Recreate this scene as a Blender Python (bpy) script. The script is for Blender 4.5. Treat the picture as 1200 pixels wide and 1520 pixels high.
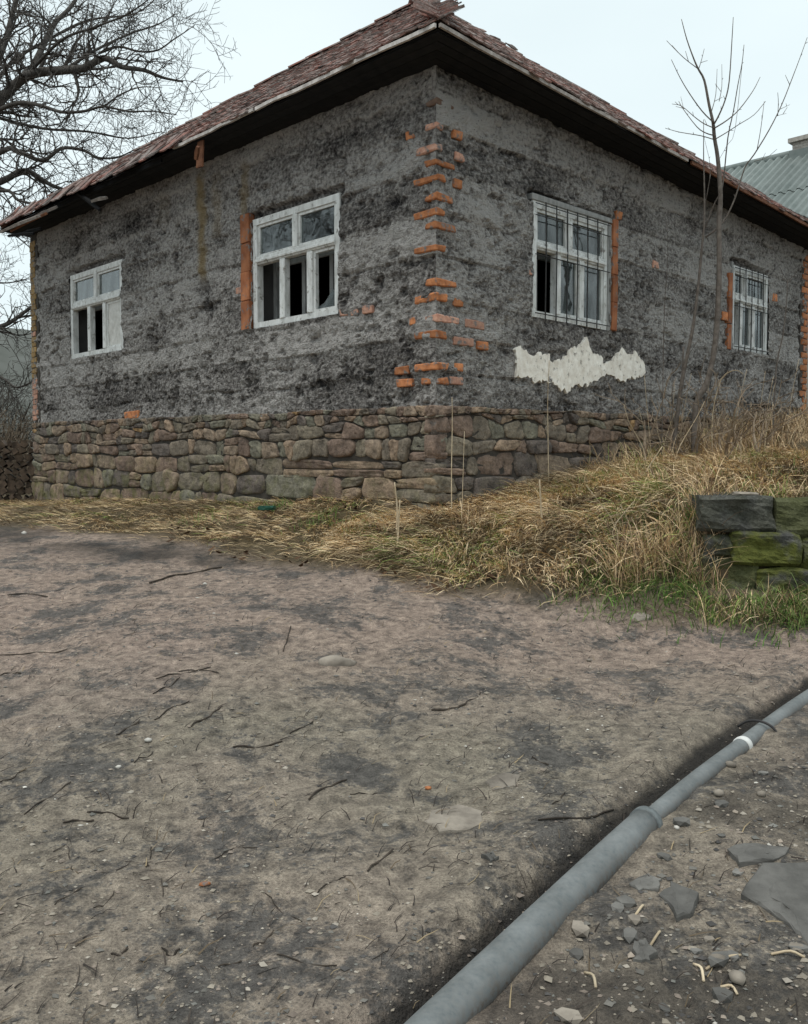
import bpy, bmesh, math, random
import numpy as np
from mathutils import Vector, Matrix

for o in list(bpy.data.objects):
    bpy.data.objects.remove(o)
scene = bpy.context.scene
COL = scene.collection
random.seed(11)
rng = np.random.default_rng(11)

# ------------------------------------------------------------------ camera
FPX, CX, CY = 1400.0, 600.0, 760.0
PITCH = math.atan(65 / FPX)
EYE = 1.6
cam = bpy.data.cameras.new('camera')
cam.sensor_fit = 'HORIZONTAL'
cam.sensor_width = 36
cam.lens = 36 * FPX / 1200
cam.clip_start = 0.05
cam.clip_end = 2000
camo = bpy.data.objects.new('camera', cam)
COL.objects.link(camo)
camo.location = (0, 0, EYE)
camo.rotation_euler = (math.pi / 2 - PITCH, 0, 0)
scene.camera = camo

# ------------------------------------------------------------------ sky, sun, exposure
SUN_EL, SUN_AZ = math.radians(73), math.radians(205)   # azimuth clockwise from +Y
world = bpy.data.worlds.new('World')
scene.world = world
world.use_nodes = True
wn, wl = world.node_tree.nodes, world.node_tree.links
wn.clear()
w_out = wn.new('ShaderNodeOutputWorld')
w_bg = wn.new('ShaderNodeBackground')
w_sky = wn.new('ShaderNodeTexSky')
w_sky.sky_type = 'NISHITA'
w_sky.sun_disc = False
w_sky.sun_elevation = SUN_EL
w_sky.sun_rotation = SUN_AZ
w_sky.air_density = 1.0
w_sky.dust_density = 4.0
w_sky.ozone_density = 1.0
w_tc = wn.new('ShaderNodeTexCoord')
w_map = wn.new('ShaderNodeMapping')
w_map.inputs['Scale'].default_value = (1.0, 1.0, 2.2)
w_n = wn.new('ShaderNodeTexNoise')
w_n.inputs['Scale'].default_value = 1.7
w_n.inputs['Detail'].default_value = 5
w_n.inputs['Roughness'].default_value = 0.45
w_r = wn.new('ShaderNodeValToRGB')
w_r.color_ramp.elements[0].position = 0.32
w_r.color_ramp.elements[0].color = (7.0, 8.1, 8.35, 1)
w_r.color_ramp.elements[1].position = 0.68
w_r.color_ramp.elements[1].color = (8.3, 9.35, 9.5, 1)
w_m = wn.new('ShaderNodeMixRGB')
w_m.inputs['Fac'].default_value = 0.9
wl.new(w_tc.outputs['Generated'], w_map.inputs['Vector'])
wl.new(w_map.outputs['Vector'], w_n.inputs['Vector'])
wl.new(w_n.outputs['Fac'], w_r.inputs['Fac'])
wl.new(w_sky.outputs['Color'], w_m.inputs['Color1'])
wl.new(w_r.outputs['Color'], w_m.inputs['Color2'])
wl.new(w_m.outputs['Color'], w_bg.inputs['Color'])
w_bg.inputs['Strength'].default_value = 0.1
wl.new(w_bg.outputs['Background'], w_out.inputs['Surface'])

sun = bpy.data.lights.new('sun', 'SUN')
sun.energy = 1.5
sun.angle = math.radians(22)
sun.color = (1.0, 0.96, 0.9)
suno = bpy.data.objects.new('sun', sun)
COL.objects.link(suno)
sd = Vector((math.sin(SUN_AZ) * math.cos(SUN_EL), math.cos(SUN_AZ) * math.cos(SUN_EL), math.sin(SUN_EL)))
suno.rotation_euler = sd.to_track_quat('Z', 'Y').to_euler()
suno.location = (0, -10, 30)

scene.view_settings.view_transform = 'Standard'
scene.view_settings.look = 'None'
scene.view_settings.gamma = 1
scene.view_settings.exposure = 0.22
scene.view_settings.use_curve_mapping = False

# ------------------------------------------------------------------ noise
def _hash(ix, iy, iz, seed):
    with np.errstate(over='ignore'):
        n = (ix.astype(np.int64) * 374761393 + iy.astype(np.int64) * 668265263 + iz.astype(np.int64) * 1440662683 + seed * 1013904223)
        n = n & 0xffffffff
        n = ((n ^ (n >> 13)) * 1274126177) & 0xffffffff
        n = n ^ (n >> 16)
    return (n & 0xffff) / 65535.0

def vnoise(x, y, z=0.0, seed=0):
    x = np.asarray(x, float); y = np.asarray(y, float); z = np.asarray(z, float) + 0 * x
    ix, iy, iz = np.floor(x), np.floor(y), np.floor(z)
    fx, fy, fz = x - ix, y - iy, z - iz
    fx = fx * fx * (3 - 2 * fx); fy = fy * fy * (3 - 2 * fy); fz = fz * fz * (3 - 2 * fz)
    r = 0
    for dx in (0, 1):
        for dy in (0, 1):
            for dz in (0, 1):
                w = (fx if dx else 1 - fx) * (fy if dy else 1 - fy) * (fz if dz else 1 - fz)
                r = r + w * _hash(ix + dx, iy + dy, iz + dz, seed)
    return r

def fbm(x, y, z=0.0, seed=0, octv=4, gain=0.5):
    x = np.asarray(x, float); y = np.asarray(y, float); z = np.asarray(z, float)
    a, t, r = 1.0, 0.0, 0
    for k in range(octv):
        r = r + a * vnoise(x, y, z, seed + k * 17)
        t += a
        a *= gain
        x, y, z = x * 2.03 + 3.1, y * 2.03 + 1.7, z * 2.03 + 5.3
    return r / t

def sstep(a, b, x):
    t = np.clip((np.asarray(x, float) - a) / (b - a), 0, 1)
    return t * t * (3 - 2 * t)

# ------------------------------------------------------------------ mesh + tag helpers
def mesh_from(name, verts, faces, mats=None, smooth=False, fmat=None):
    me = bpy.data.meshes.new(name)
    if isinstance(verts, np.ndarray):
        verts = verts.tolist()
    if isinstance(faces, np.ndarray):
        faces = faces.tolist()
    me.from_pydata(verts, [], faces)
    if mats is not None:
        for m in (mats if isinstance(mats, (list, tuple)) else [mats]):
            me.materials.append(m)
    if fmat is not None:
        me.polygons.foreach_set('material_index', np.asarray(fmat, np.int32))
    if smooth:
        me.polygons.foreach_set('use_smooth', np.ones(len(me.polygons), bool))
    me.update()
    return me

def link(name, me, parent=None, loc=None, rot=None):
    o = bpy.data.objects.new(name, me)
    COL.objects.link(o)
    if parent is not None:
        o.parent = parent
    if loc is not None:
        o.location = loc
    if rot is not None:
        o.rotation_euler = rot
    return o

def tag(o, label=None, cat=None, group=None, kind=None):
    if label: o['label'] = label
    if cat: o['category'] = cat
    if group: o['group'] = group
    if kind: o['kind'] = kind
    return o

def empty(name, loc, rz=0.0):
    o = bpy.data.objects.new(name, None)
    COL.objects.link(o)
    o.location = loc
    o.rotation_euler = (0, 0, rz)
    o.empty_display_size = 0.2
    return o

def point_color(me, cols, name='tint'):
    at = me.attributes.new(name, 'FLOAT_COLOR', 'POINT')
    c = np.ones((len(me.vertices), 4), np.float32)
    c[:, :cols.shape[1]] = cols
    at.data.foreach_set('color', c.ravel())

def point_float(me, vals, name):
    at = me.attributes.new(name, 'FLOAT', 'POINT')
    at.data.foreach_set('value', np.asarray(vals, np.float32))

BOXF = [(0, 3, 2, 1), (4, 5, 6, 7), (0, 1, 5, 4), (1, 2, 6, 5), (2, 3, 7, 6), (3, 0, 4, 7)]
def box_vf(x0, x1, y0, y1, z0, z1):
    v = [(x0, y0, z0), (x1, y0, z0), (x1, y1, z0), (x0, y1, z0), (x0, y0, z1), (x1, y0, z1), (x1, y1, z1), (x0, y1, z1)]
    return v, BOXF

def join_vf(parts):
    V, F = [], []
    for v, f in parts:
        n = len(V)
        V += [tuple(p) for p in v]
        F += [tuple(i + n for i in q) for q in f]
    return V, F

def tube_vf(pts, rads, sides=6, cap=True):
    pts = [Vector(p) for p in pts]
    V, F = [], []
    n = len(pts)
    ref = Vector((0.13, 0.31, 0.94))
    for i, p in enumerate(pts):
        t = (pts[min(i + 1, n - 1)] - pts[max(i - 1, 0)]).normalized()
        if abs(t.dot(ref)) > 0.95:
            ref = Vector((0.9, 0.2, 0.1))
        a = t.cross(ref).normalized()
        b = t.cross(a)
        for k in range(sides):
            an = 2 * math.pi * k / sides
            V.append(tuple(p + (a * math.cos(an) + b * math.sin(an)) * rads[i]))
    for i in range(n - 1):
        for k in range(sides):
            k2 = (k + 1) % sides
            F.append((i * sides + k, i * sides + k2, (i + 1) * sides + k2, (i + 1) * sides + k))
    if cap:
        F.append(tuple(range(sides - 1, -1, -1)))
        F.append(tuple((n - 1) * sides + k for k in range(sides)))
    return V, F

def smooth_line(pts, n=4):
    """Catmull-Rom resample"""
    P = [Vector(p) for p in pts]
    P = [P[0] * 2 - P[1]] + P + [P[-1] * 2 - P[-2]]
    out = []
    for i in range(1, len(P) - 2):
        for k in range(n):
            t = k / n
            a, b, c, d = P[i - 1], P[i], P[i + 1], P[i + 2]
            out.append(0.5 * ((2 * b) + (c - a) * t + (2 * a - 5 * b + 4 * c - d) * t * t + (3 * b - a - 3 * c + d) * t ** 3))
    out.append(P[-2].copy())
    return out

# ------------------------------------------------------------------ materials
class NT:
    def __init__(s, name):
        s.m = bpy.data.materials.new(name)
        s.m.use_nodes = True
        s.n, s.l = s.m.node_tree.nodes, s.m.node_tree.links
        s.b = s.n['Principled BSDF']
        s.b.inputs['Roughness'].default_value = 0.9
        s.b.inputs['Specular IOR Level'].default_value = 0.25
        s.tc = None
    def co(s, kind='Object', scale=(1, 1, 1)):
        if s.tc is None:
            s.tc = s.n.new('ShaderNodeTexCoord')
        mp = s.n.new('ShaderNodeMapping')
        mp.inputs['Scale'].default_value = scale
        if kind == 'Position':
            g = s.n.new('ShaderNodeNewGeometry')
            s.l.new(g.outputs['Position'], mp.inputs['Vector'])
        else:
            s.l.new(s.tc.outputs[kind], mp.inputs['Vector'])
        return mp.outputs['Vector']
    def noise(s, scale, vec, detail=4, rough=0.55, dist=0.0):
        t = s.n.new('ShaderNodeTexNoise')
        t.inputs['Scale'].default_value = scale
        t.inputs['Detail'].default_value = detail
        t.inputs['Roughness'].default_value = rough
        t.inputs['Distortion'].default_value = dist
        s.l.new(vec, t.inputs['Vector'])
        return t.outputs['Fac']
    def voro(s, scale, vec, feature='F1', out='Distance'):
        t = s.n.new('ShaderNodeTexVoronoi')
        t.feature = feature
        t.inputs['Scale'].default_value = scale
        s.l.new(vec, t.inputs['Vector'])
        return t.outputs[out]
    def ramp(s, fac, stops, interp='LINEAR'):
        r = s.n.new('ShaderNodeValToRGB')
        cr = r.color_ramp
        cr.interpolation = interp
        while len(cr.elements) < len(stops):
            cr.elements.new(0.5)
        for e, (p, c) in zip(cr.elements, stops):
            e.position = p
            e.color = (*c, 1) if len(c) == 3 else c
        s.l.new(fac, r.inputs['Fac'])
        return r.outputs['Color']
    def f(s, fac, a, b):
        r = s.n.new('ShaderNodeMapRange')
        r.inputs['From Min'].default_value = a
        r.inputs['From Max'].default_value = b
        s.l.new(fac, r.inputs['Value'])
        return r.outputs['Result']
    def mix(s, fac, a, b, mode='MIX'):
        m = s.n.new('ShaderNodeMixRGB')
        m.blend_type = mode
        for inp, v in ((m.inputs['Fac'], fac), (m.inputs['Color1'], a), (m.inputs['Color2'], b)):
            if isinstance(v, (int, float)):
                inp.default_value = v
            elif isinstance(v, tuple):
                inp.default_value = (*v, 1)
            else:
                s.l.new(v, inp)
        return m.outputs['Color']
    def math(s, op, a, b=0.0):
        m = s.n.new('ShaderNodeMath')
        m.operation = op
        for inp, v in ((m.inputs[0], a), (m.inputs[1], b)):
            if isinstance(v, (int, float)):
                inp.default_value = v
            else:
                s.l.new(v, inp)
        return m.outputs[0]
    def attr(s, name, out='Fac'):
        a = s.n.new('ShaderNodeAttribute')
        a.attribute_name = name
        return a.outputs[out]
    def rand(s):
        return s.n.new('ShaderNodeObjectInfo').outputs['Random']
    def bump(s, h, strength=0.5, dist=0.02):
        b = s.n.new('ShaderNodeBump')
        b.inputs['Strength'].default_value = strength
        b.inputs['Distance'].default_value = dist
        s.l.new(h, b.inputs['Height'])
        s.l.new(b.outputs['Normal'], s.b.inputs['Normal'])
    def col(s, c):
        if isinstance(c, tuple):
            s.b.inputs['Base Color'].default_value = (*c, 1)
        else:
            s.l.new(c, s.b.inputs['Base Color'])
    def rough(s, r):
        if isinstance(r, (int, float)):
            s.b.inputs['Roughness'].default_value = r
        else:
            s.l.new(r, s.b.inputs['Roughness'])

M = {}
def mat_plaster():
    t = NT('cinder_render')
    v = t.co('Object')
    tone = t.attr('tone')
    n1 = t.noise(3.2, v, 6, 0.62)
    n2 = t.noise(26, v, 5, 0.6)
    n4 = t.noise(11, t.co('Object', (1, 1, 2.4)), 7, 0.72)
    k = t.math('ADD', t.math('MULTIPLY', tone, 0.60), t.math('ADD', t.math('MULTIPLY', t.f(n4, .22, .78), 0.42), t.math('MULTIPLY', t.f(n2, .25, .75), 0.40)))
    k = t.math('ADD', k, t.math('MULTIPLY', t.math('SUBTRACT', n1, 0.5), 0.25))
    c = t.ramp(k, [(0.40, (0.022, 0.020, 0.021)), (0.54, (0.108, 0.098, 0.093)), (0.66, (0.255, 0.236, 0.222)), (0.86, (0.56, 0.53, 0.505))])
    oc = t.attr('ochre')
    c = t.mix(oc, c, t.mix(n2, (0.22, 0.155, 0.075), (0.46, 0.36, 0.21)))
    # cinder lumps: single dark grains set in the render
    vo = t.voro(34, v)
    g = t.ramp(vo, [(0.10, (1, 1, 1)), (0.24, (0, 0, 0))])
    msk = t.ramp(t.noise(9, v, 2), [(0.50, (0, 0, 0)), (0.6, (1, 1, 1))])
    c = t.mix(t.mix(1.0, g, msk, 'MULTIPLY'), c, (0.03, 0.029, 0.031))
    t.col(c)
    t.rough(0.95)
    t.bump(t.math('ADD', t.math('ADD', n4, n2), t.math('MULTIPLY', t.noise(70, v, 3), 0.5)), 1.0, 0.08)
    M['plaster'] = t.m
mat_plaster()

def mat_stone():
    t = NT('field_stone')
    v = t.co('Position')
    r = t.rand()
    base = t.ramp(r, [(0.0, (0.155, 0.135, 0.115)), (0.16, (0.225, 0.18, 0.145)), (0.30, (0.16, 0.12, 0.102)), (0.45, (0.175, 0.155, 0.128)),
                      (0.58, (0.235, 0.18, 0.14)), (0.70, (0.115, 0.10, 0.095)), (0.82, (0.20, 0.15, 0.125)), (0.90, (0.16, 0.155, 0.13)), (0.985, (0.30, 0.20, 0.11))], 'CONSTANT')
    n1 = t.noise(9, v, 6, 0.62)
    n2 = t.noise(45, v, 4, 0.6)
    c = t.mix(1.0, base, t.ramp(n1, [(0.3, (0.6, 0.58, 0.56)), (0.7, (1.75, 1.66, 1.5))]), 'MULTIPLY')
    c = t.mix(0.6, c, t.ramp(n2, [(0.3, (0.55, 0.55, 0.55)), (0.7, (1.35, 1.35, 1.35))]), 'MULTIPLY')
    # lichen and moss follow an attribute of the damp lower courses
    ms = t.math('MULTIPLY', t.attr('moss'), t.f(t.noise(7, v, 4), 0.45, 0.62))
    c = t.mix(ms, c, t.mix(n2, (0.07, 0.075, 0.025), (0.21, 0.2, 0.07)))
    t.col(c)
    t.rough(0.92)
    t.bump(t.math('ADD', n1, t.math('MULTIPLY', n2, 0.6)), 0.8, 0.02)
    M['stone'] = t.m
mat_stone()

def simple(name, key, c0, c1, scale=20, bump=0.3, rough=0.85, stretch=(1, 1, 1), vary=0.0, dist=0.01, coord='Object', spec=None, smear=0, smear_c=((0.07, 0.066, 0.064), (0.26, 0.245, 0.235))):
    t = NT(name)
    v = t.co(coord, stretch)
    n = t.noise(scale, v, 5, 0.6)
    c = t.ramp(n, [(0.3, c0), (0.7, c1)])
    if vary:
        lo, hi = 1 - vary, 1 + vary
        c = t.mix(1.0, c, t.ramp(t.rand(), [(0, (lo, lo, lo)), (1, (hi, hi, hi))]), 'MULTIPLY')
    t.col(c)
    t.rough(rough)
    if spec is not None:
        t.b.inputs['Specular IOR Level'].default_value = spec
    if smear:
        vp = t.co('Position')
        mk = t.ramp(t.noise(14, vp, 5, .65), [(smear, (0, 0, 0)), (smear + .1, (1, 1, 1))])
        c = t.mix(mk, c, t.mix(t.noise(50, vp, 4), smear_c[0], smear_c[1]))
        t.col(c)
    if bump:
        t.bump(n, bump, dist)
    M[key] = t.m
    return t

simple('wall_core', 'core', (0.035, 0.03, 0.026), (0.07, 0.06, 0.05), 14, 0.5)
simple('orange_brick', 'brick', (0.27, 0.095, 0.04), (0.58, 0.24, 0.105), 16, 0.6, 0.9, vary=0.25, smear=.53)
simple('pale_brick', 'brick_pale', (0.36, 0.17, 0.12), (0.55, 0.33, 0.24), 22, 0.6, 0.9, vary=0.2, smear=.50)
simple('dull_brick', 'brick_dull', (0.10, 0.065, 0.05), (0.20, 0.13, 0.095), 16, 0.6, 0.9)
simple('ochre_brick', 'brick_ochre', (0.20, 0.125, 0.05), (0.36, 0.24, 0.11), 18, 0.6, 0.9, vary=0.25, smear=.52)
simple('terracotta', 'terracotta', (0.20, 0.065, 0.03), (0.44, 0.18, 0.085), 5, 0.5, 0.9, vary=0.25, smear=.55)
simple('lime_plaster', 'lime', (0.66, 0.60, 0.52), (0.93, 0.89, 0.82), 14, 0.6, 0.9, smear=.58, smear_c=((0.14, 0.13, 0.12), (0.42, 0.38, 0.33)))
simple('white_paint', 'white', (0.46, 0.46, 0.44), (0.76, 0.77, 0.76), 16, 0.35, 0.6, stretch=(1, 1, 0.35), dist=0.006, smear=.57, smear_c=((0.16, 0.15, 0.135), (0.36, 0.34, 0.31)))
simple('grey_paint', 'greypaint', (0.20, 0.20, 0.195), (0.34, 0.34, 0.33), 16, 0.35, 0.7, stretch=(1, 1, 0.35))
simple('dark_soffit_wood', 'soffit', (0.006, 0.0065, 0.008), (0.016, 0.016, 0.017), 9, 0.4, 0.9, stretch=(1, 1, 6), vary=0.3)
simple('weathered_board', 'board', (0.17, 0.145, 0.13), (0.42, 0.38, 0.35), 12, 0.5, 0.85, stretch=(1, 1, 1), vary=0.25)
simple('pale_eave_board', 'eave', (0.30, 0.27, 0.25), (0.62, 0.58, 0.55), 12, 0.5, 0.85, vary=0.15)
simple('rusty_board', 'rusty', (0.11, 0.045, 0.025), (0.26, 0.115, 0.06), 12, 0.5, 0.85, vary=0.2)
simple('bar_iron', 'iron', (0.02, 0.02, 0.022), (0.05, 0.046, 0.044), 30, 0.2, 0.6)
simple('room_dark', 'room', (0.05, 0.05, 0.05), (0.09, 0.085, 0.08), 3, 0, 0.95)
simple('cloth', 'cloth', (0.48, 0.47, 0.44), (0.66, 0.65, 0.62), 14, 0.4, 0.95)
simple('bark_dark', 'bark', (0.035, 0.031, 0.028), (0.11, 0.10, 0.09), 14, 0.5, 0.95, stretch=(1, 1, 0.4))
simple('sapling_bark', 'sapbark', (0.085, 0.07, 0.06), (0.19, 0.165, 0.145), 18, 0.3, 0.9)
simple('brown_brush', 'brush', (0.13, 0.095, 0.068), (0.30, 0.235, 0.17), 8, 0.2, 0.9, coord='Position')
simple('dead_twig', 'twig', (0.022, 0.018, 0.015), (0.07, 0.055, 0.042), 22, 0.4, 0.9, vary=0.4)
simple('dry_stalk', 'stalk', (0.36, 0.27, 0.17), (0.60, 0.50, 0.36), 12, 0.3, 0.9, vary=0.2)
simple('dark_slate', 'slate', (0.075, 0.071, 0.065), (0.20, 0.19, 0.175), 7, 0.7, 0.7, vary=0.3, dist=0.02, coord='Position')
simple('dirty_rock', 'rock', (0.14, 0.12, 0.10), (0.31, 0.27, 0.225), 10, 0.7, 0.9, vary=0.25, coord='Position')
simple('white_pebble', 'pebble', (0.42, 0.39, 0.35), (0.66, 0.63, 0.58), 16, 0.3, 0.8, vary=0.15)
simple('hill_scrub', 'hill', (0.075, 0.08, 0.07), (0.13, 0.135, 0.125), 0.09, 0, 1.0, coord='Position')
simple('neighbour_wall', 'nwall', (0.34, 0.33, 0.29), (0.46, 0.44, 0.40), 5, 0.2, 0.9)
simple('chimney_brick', 'chimney', (0.30, 0.27, 0.24), (0.50, 0.47, 0.42), 12, 0.4, 0.9, vary=0.15)
simple('sheet_metal', 'sheet', (0.13, 0.155, 0.147), (0.20, 0.225, 0.215), 3, 0, 0.6, vary=0.12)
simple('green_plastic', 'green', (0.010, 0.055, 0.038), (0.025, 0.10, 0.07), 18, 0.2, 0.35)
simple('white_tape', 'tape', (0.5, 0.5, 0.48), (0.75, 0.75, 0.73), 20, 0.2, 0.6)
simple('split_log', 'log', (0.03, 0.022, 0.017), (0.17, 0.12, 0.085), 9, 0.4, 0.9, coord='Position')
simple('dead_leaf', 'leaf', (0.035, 0.02, 0.012), (0.13, 0.07, 0.035), 3, 0, 0.9, coord='Position')

def mat_tile():
    t = NT('clay_tile')
    v = t.co('Position')
    rnd = t.math('FRACT', t.math('ADD', t.rand(), t.attr('trand')))
    base = t.ramp(rnd, [(0.0, (0.175, 0.080, 0.064)), (0.22, (0.235, 0.108, 0.086)), (0.42, (0.105, 0.062, 0.053)), (0.62, (0.25, 0.17, 0.148)), (0.80, (0.265, 0.115, 0.09)), (0.90, (0.06, 0.046, 0.041))], 'CONSTANT')
    n1 = t.noise(5, v, 5, 0.6)
    n2 = t.noise(34, v, 4, 0.65)
    c = t.mix(t.ramp(n1, [(0.40, (0, 0, 0)), (0.62, (0.85, 0.85, 0.85))]), base, t.mix(n2, (0.085, 0.070, 0.063), (0.40, 0.35, 0.33)))
    c = t.mix(0.7, c, t.ramp(n2, [(0.3, (0.55, 0.53, 0.5)), (0.7, (1.3, 1.3, 1.3))]), 'MULTIPLY')
    t.col(c)
    t.rough(0.9)
    t.bump(n2, 0.6, 0.012)
    M['tile'] = t.m
mat_tile()

def mat_glass(key, dirt, c):
    m = bpy.data.materials.new('window_glass_' + key)
    m.use_nodes = True
    n, l = m.node_tree.nodes, m.node_tree.links
    n.clear()
    out = n.new('ShaderNodeOutputMaterial')
    tr = n.new('ShaderNodeBsdfTransparent')
    tr.inputs['Color'].default_value = (0.75, 0.8, 0.8, 1)
    gl = n.new('ShaderNodeBsdfGlossy')
    gl.inputs['Roughness'].default_value = 0.04
    tcn = n.new('ShaderNodeTexCoord')
    nz = n.new('ShaderNodeTexNoise')
    nz.inputs['Scale'].default_value = 3.0
    bp = n.new('ShaderNodeBump')
    bp.inputs['Strength'].default_value = 0.12
    bp.inputs['Distance'].default_value = 0.05
    l.new(tcn.outputs['Object'], nz.inputs['Vector'])
    l.new(nz.outputs['Fac'], bp.inputs['Height'])
    l.new(bp.outputs['Normal'], gl.inputs['Normal'])
    lw = n.new('ShaderNodeLayerWeight')
    lw.inputs['Blend'].default_value = 0.5
    pw = n.new('ShaderNodeMath'); pw.operation = 'POWER'; pw.inputs[1].default_value = 3.0
    l.new(lw.outputs['Facing'], pw.inputs[0])
    fr = n.new('ShaderNodeMapRange')
    fr.inputs['To Min'].default_value = 0.09
    fr.inputs['To Max'].default_value = 0.75
    l.new(pw.outputs[0], fr.inputs['Value'])
    mx = n.new('ShaderNodeMixShader')
    l.new(fr.outputs['Result'], mx.inputs['Fac'])
    l.new(tr.outputs[0], mx.inputs[1])
    l.new(gl.outputs[0], mx.inputs[2])
    df = n.new('ShaderNodeBsdfDiffuse')
    df.inputs['Color'].default_value = (*c, 1)
    nd = n.new('ShaderNodeTexNoise')
    nd.inputs['Scale'].default_value = 7.0
    nd.inputs['Detail'].default_value = 6
    mp = n.new('ShaderNodeMapping')
    mp.inputs['Scale'].default_value = (1, 1, 0.3)
    l.new(tcn.outputs['Object'], mp.inputs['Vector'])
    l.new(mp.outputs['Vector'], nd.inputs['Vector'])
    mr = n.new('ShaderNodeMapRange')
    mr.inputs['From Min'].default_value = 0.35
    mr.inputs['From Max'].default_value = 0.75
    mr.inputs['To Max'].default_value = dirt
    l.new(nd.outputs['Fac'], mr.inputs['Value'])
    m2 = n.new('ShaderNodeMixShader')
    l.new(mr.outputs['Result'], m2.inputs['Fac'])
    l.new(mx.outputs[0], m2.inputs[1])
    l.new(df.outputs[0], m2.inputs[2])
    l.new(m2.outputs[0], out.inputs['Surface'])
    M[key] = m
mat_glass('glass', 0.22, (0.13, 0.145, 0.15))
mat_glass('glass_dusty', 0.75, (0.085, 0.10, 0.10))

def mat_attr(name, key, rough=0.9):
    t = NT(name)
    c = t.attr('tint', 'Color')
    n = t.noise(6, t.co('Position'), 3)
    c = t.mix(0.6, c, t.ramp(n, [(0.3, (0.7, 0.7, 0.7)), (0.7, (1.25, 1.25, 1.25))]), 'MULTIPLY')
    t.col(c)
    t.rough(rough)
    M[key] = t.m
mat_attr('grass_blades', 'grass')
mat_attr('loose_gravel', 'gravel')

def mat_ground():
    t = NT('bare_dirt')
    v = t.co('Position')
    n0 = t.noise(0.55, v, 4, 0.55, 0.4)
    n1 = t.noise(2.6, v, 6, 0.62, 0.3)
    n2 = t.noise(16, v, 6, 0.65)
    n3 = t.noise(110, v, 4, 0.65)
    c = t.ramp(n0, [(0.36, (0.30, 0.26, 0.205)), (0.52, (0.335, 0.28, 0.225)), (0.66, (0.355, 0.285, 0.235))])
    warm = t.attr('warm')
    c = t.mix(warm, c, (0.40, 0.305, 0.25))
    n5 = t.noise(34, v, 5, 0.7)
    sp = t.math('ADD', n1, t.math('MULTIPLY', t.math('SUBTRACT', n5, 0.5), 0.55))
    c = t.mix(t.ramp(sp, [(0.50, (0, 0, 0)), (0.60, (0.85, 0.85, 0.85))]), c, (0.11, 0.104, 0.099))
    c = t.mix(1.0, c, t.ramp(n2, [(0.30, (0.42, 0.42, 0.43)), (0.70, (1.45, 1.44, 1.42))]), 'MULTIPLY')
    c = t.mix(0.9, c, t.ramp(n3, [(0.3, (0.55, 0.55, 0.55)), (0.7, (1.4, 1.4, 1.4))]), 'MULTIPLY')
    d = t.attr('damp_shade')
    c = t.mix(d, c, t.mix(n2, (0.018, 0.016, 0.015), (0.06, 0.054, 0.048)))  # wet mud colour, also carries the painted trench shadow
    g = t.attr('turf')
    c = t.mix(g, c, t.mix(n2, (0.045, 0.035, 0.02), (0.17, 0.125, 0.065)))
    t.col(c)
    t.rough(t.ramp(n1, [(0.4, (0.95, 0.95, 0.95)), (0.68, (0.72, 0.72, 0.72))]))
    t.bump(t.math('ADD', n2, t.math('MULTIPLY', n3, 0.45)), 1.0, 0.05)
    M['ground'] = t.m
mat_ground()

def mat_pipe():
    t = NT('grey_pipe')
    v = t.co('Position')
    n = t.noise(7, v, 5, 0.6)
    n2 = t.noise(60, v, 4, 0.6)
    c = t.mix(1.0, t.ramp(n, [(0.3, (0.12, 0.135, 0.138)), (0.7, (0.225, 0.245, 0.25))]), t.ramp(n2, [(0.3, (0.72, 0.72, 0.72)), (0.7, (1.2, 1.2, 1.2))]), 'MULTIPLY')
    c = t.mix(t.math('MULTIPLY', t.attr('mud'), t.f(n2, 0.3, 0.62)), c, (0.10, 0.08, 0.065))
    t.col(c)
    t.rough(0.6)
    t.bump(n2, 0.15, 0.004)
    M['pipe'] = t.m
mat_pipe()

def mat_moss():
    t = NT('mossy_block')
    v = t.co('Position')
    n = t.noise(6, v, 6, 0.6)
    n2 = t.noise(50, v, 5, 0.6)
    st = t.mix(1.0, t.ramp(n, [(0.3, (0.03, 0.03, 0.029)), (0.7, (0.105, 0.103, 0.095))]), t.ramp(n2, [(0.3, (0.6, 0.6, 0.6)), (0.7, (1.3, 1.3, 1.3))]), 'MULTIPLY')
    ms = t.math('MULTIPLY', t.attr('moss'), t.f(t.noise(5, v, 5), 0.36, 0.52))
    c = t.mix(ms, st, t.mix(n2, (0.035, 0.045, 0.010), (0.15, 0.155, 0.035)))
    t.col(c)
    t.rough(0.9)
    t.bump(t.math('ADD', n, n2), 0.8, 0.02)
    M['moss'] = t.m
mat_moss()

# ------------------------------------------------------------------ geometry frame of the house
ANG = math.radians(44.4)
SA, CA = math.sin(ANG), math.cos(ANG)
DL = np.array([-SA, CA]); DR = np.array([CA, SA])
CORN = np.array([47 / FPX * 9.0, 9.0])
LX, LY = 8.4, 9.1            # right wall length, left wall length
OV = 0.45
OVE = 0.14               # smaller overhang at the far left end
Z_EAVE = 5.46
Z_SOF = 5.385
RS = (LX + 2 * OV) / 2       # horizontal run of a roof slope
RH = 3.76
ZB = 1.0                     # base of the house empty

def pray(px, py):
    a, b = (px - CX) / FPX, (CY - py) / FPX
    return np.array([a, math.cos(PITCH) + b * math.sin(PITCH), -math.sin(PITCH) + b * math.cos(PITCH)])

def on_wall(side, px, py, off=0.0):
    """pixel -> (s along the wall from the near corner, world z)"""
    d = pray(px, py)
    n = -DR if side == 'L' else -DL
    al = DL if side == 'L' else DR
    t = (np.dot(CORN, n) + off) / np.dot(d[:2], n)
    p = d * t
    return float(np.dot(p[:2] - CORN, al)), float(p[2] + EYE)

# ------------------------------------------------------------------ terrain
def wl_pt(side, s, off):
    al, n = (DL, -DR) if side == 'L' else (DR, -DL)
    p = CORN + al * s + n * off
    return float(p[0]), float(p[1])

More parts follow.
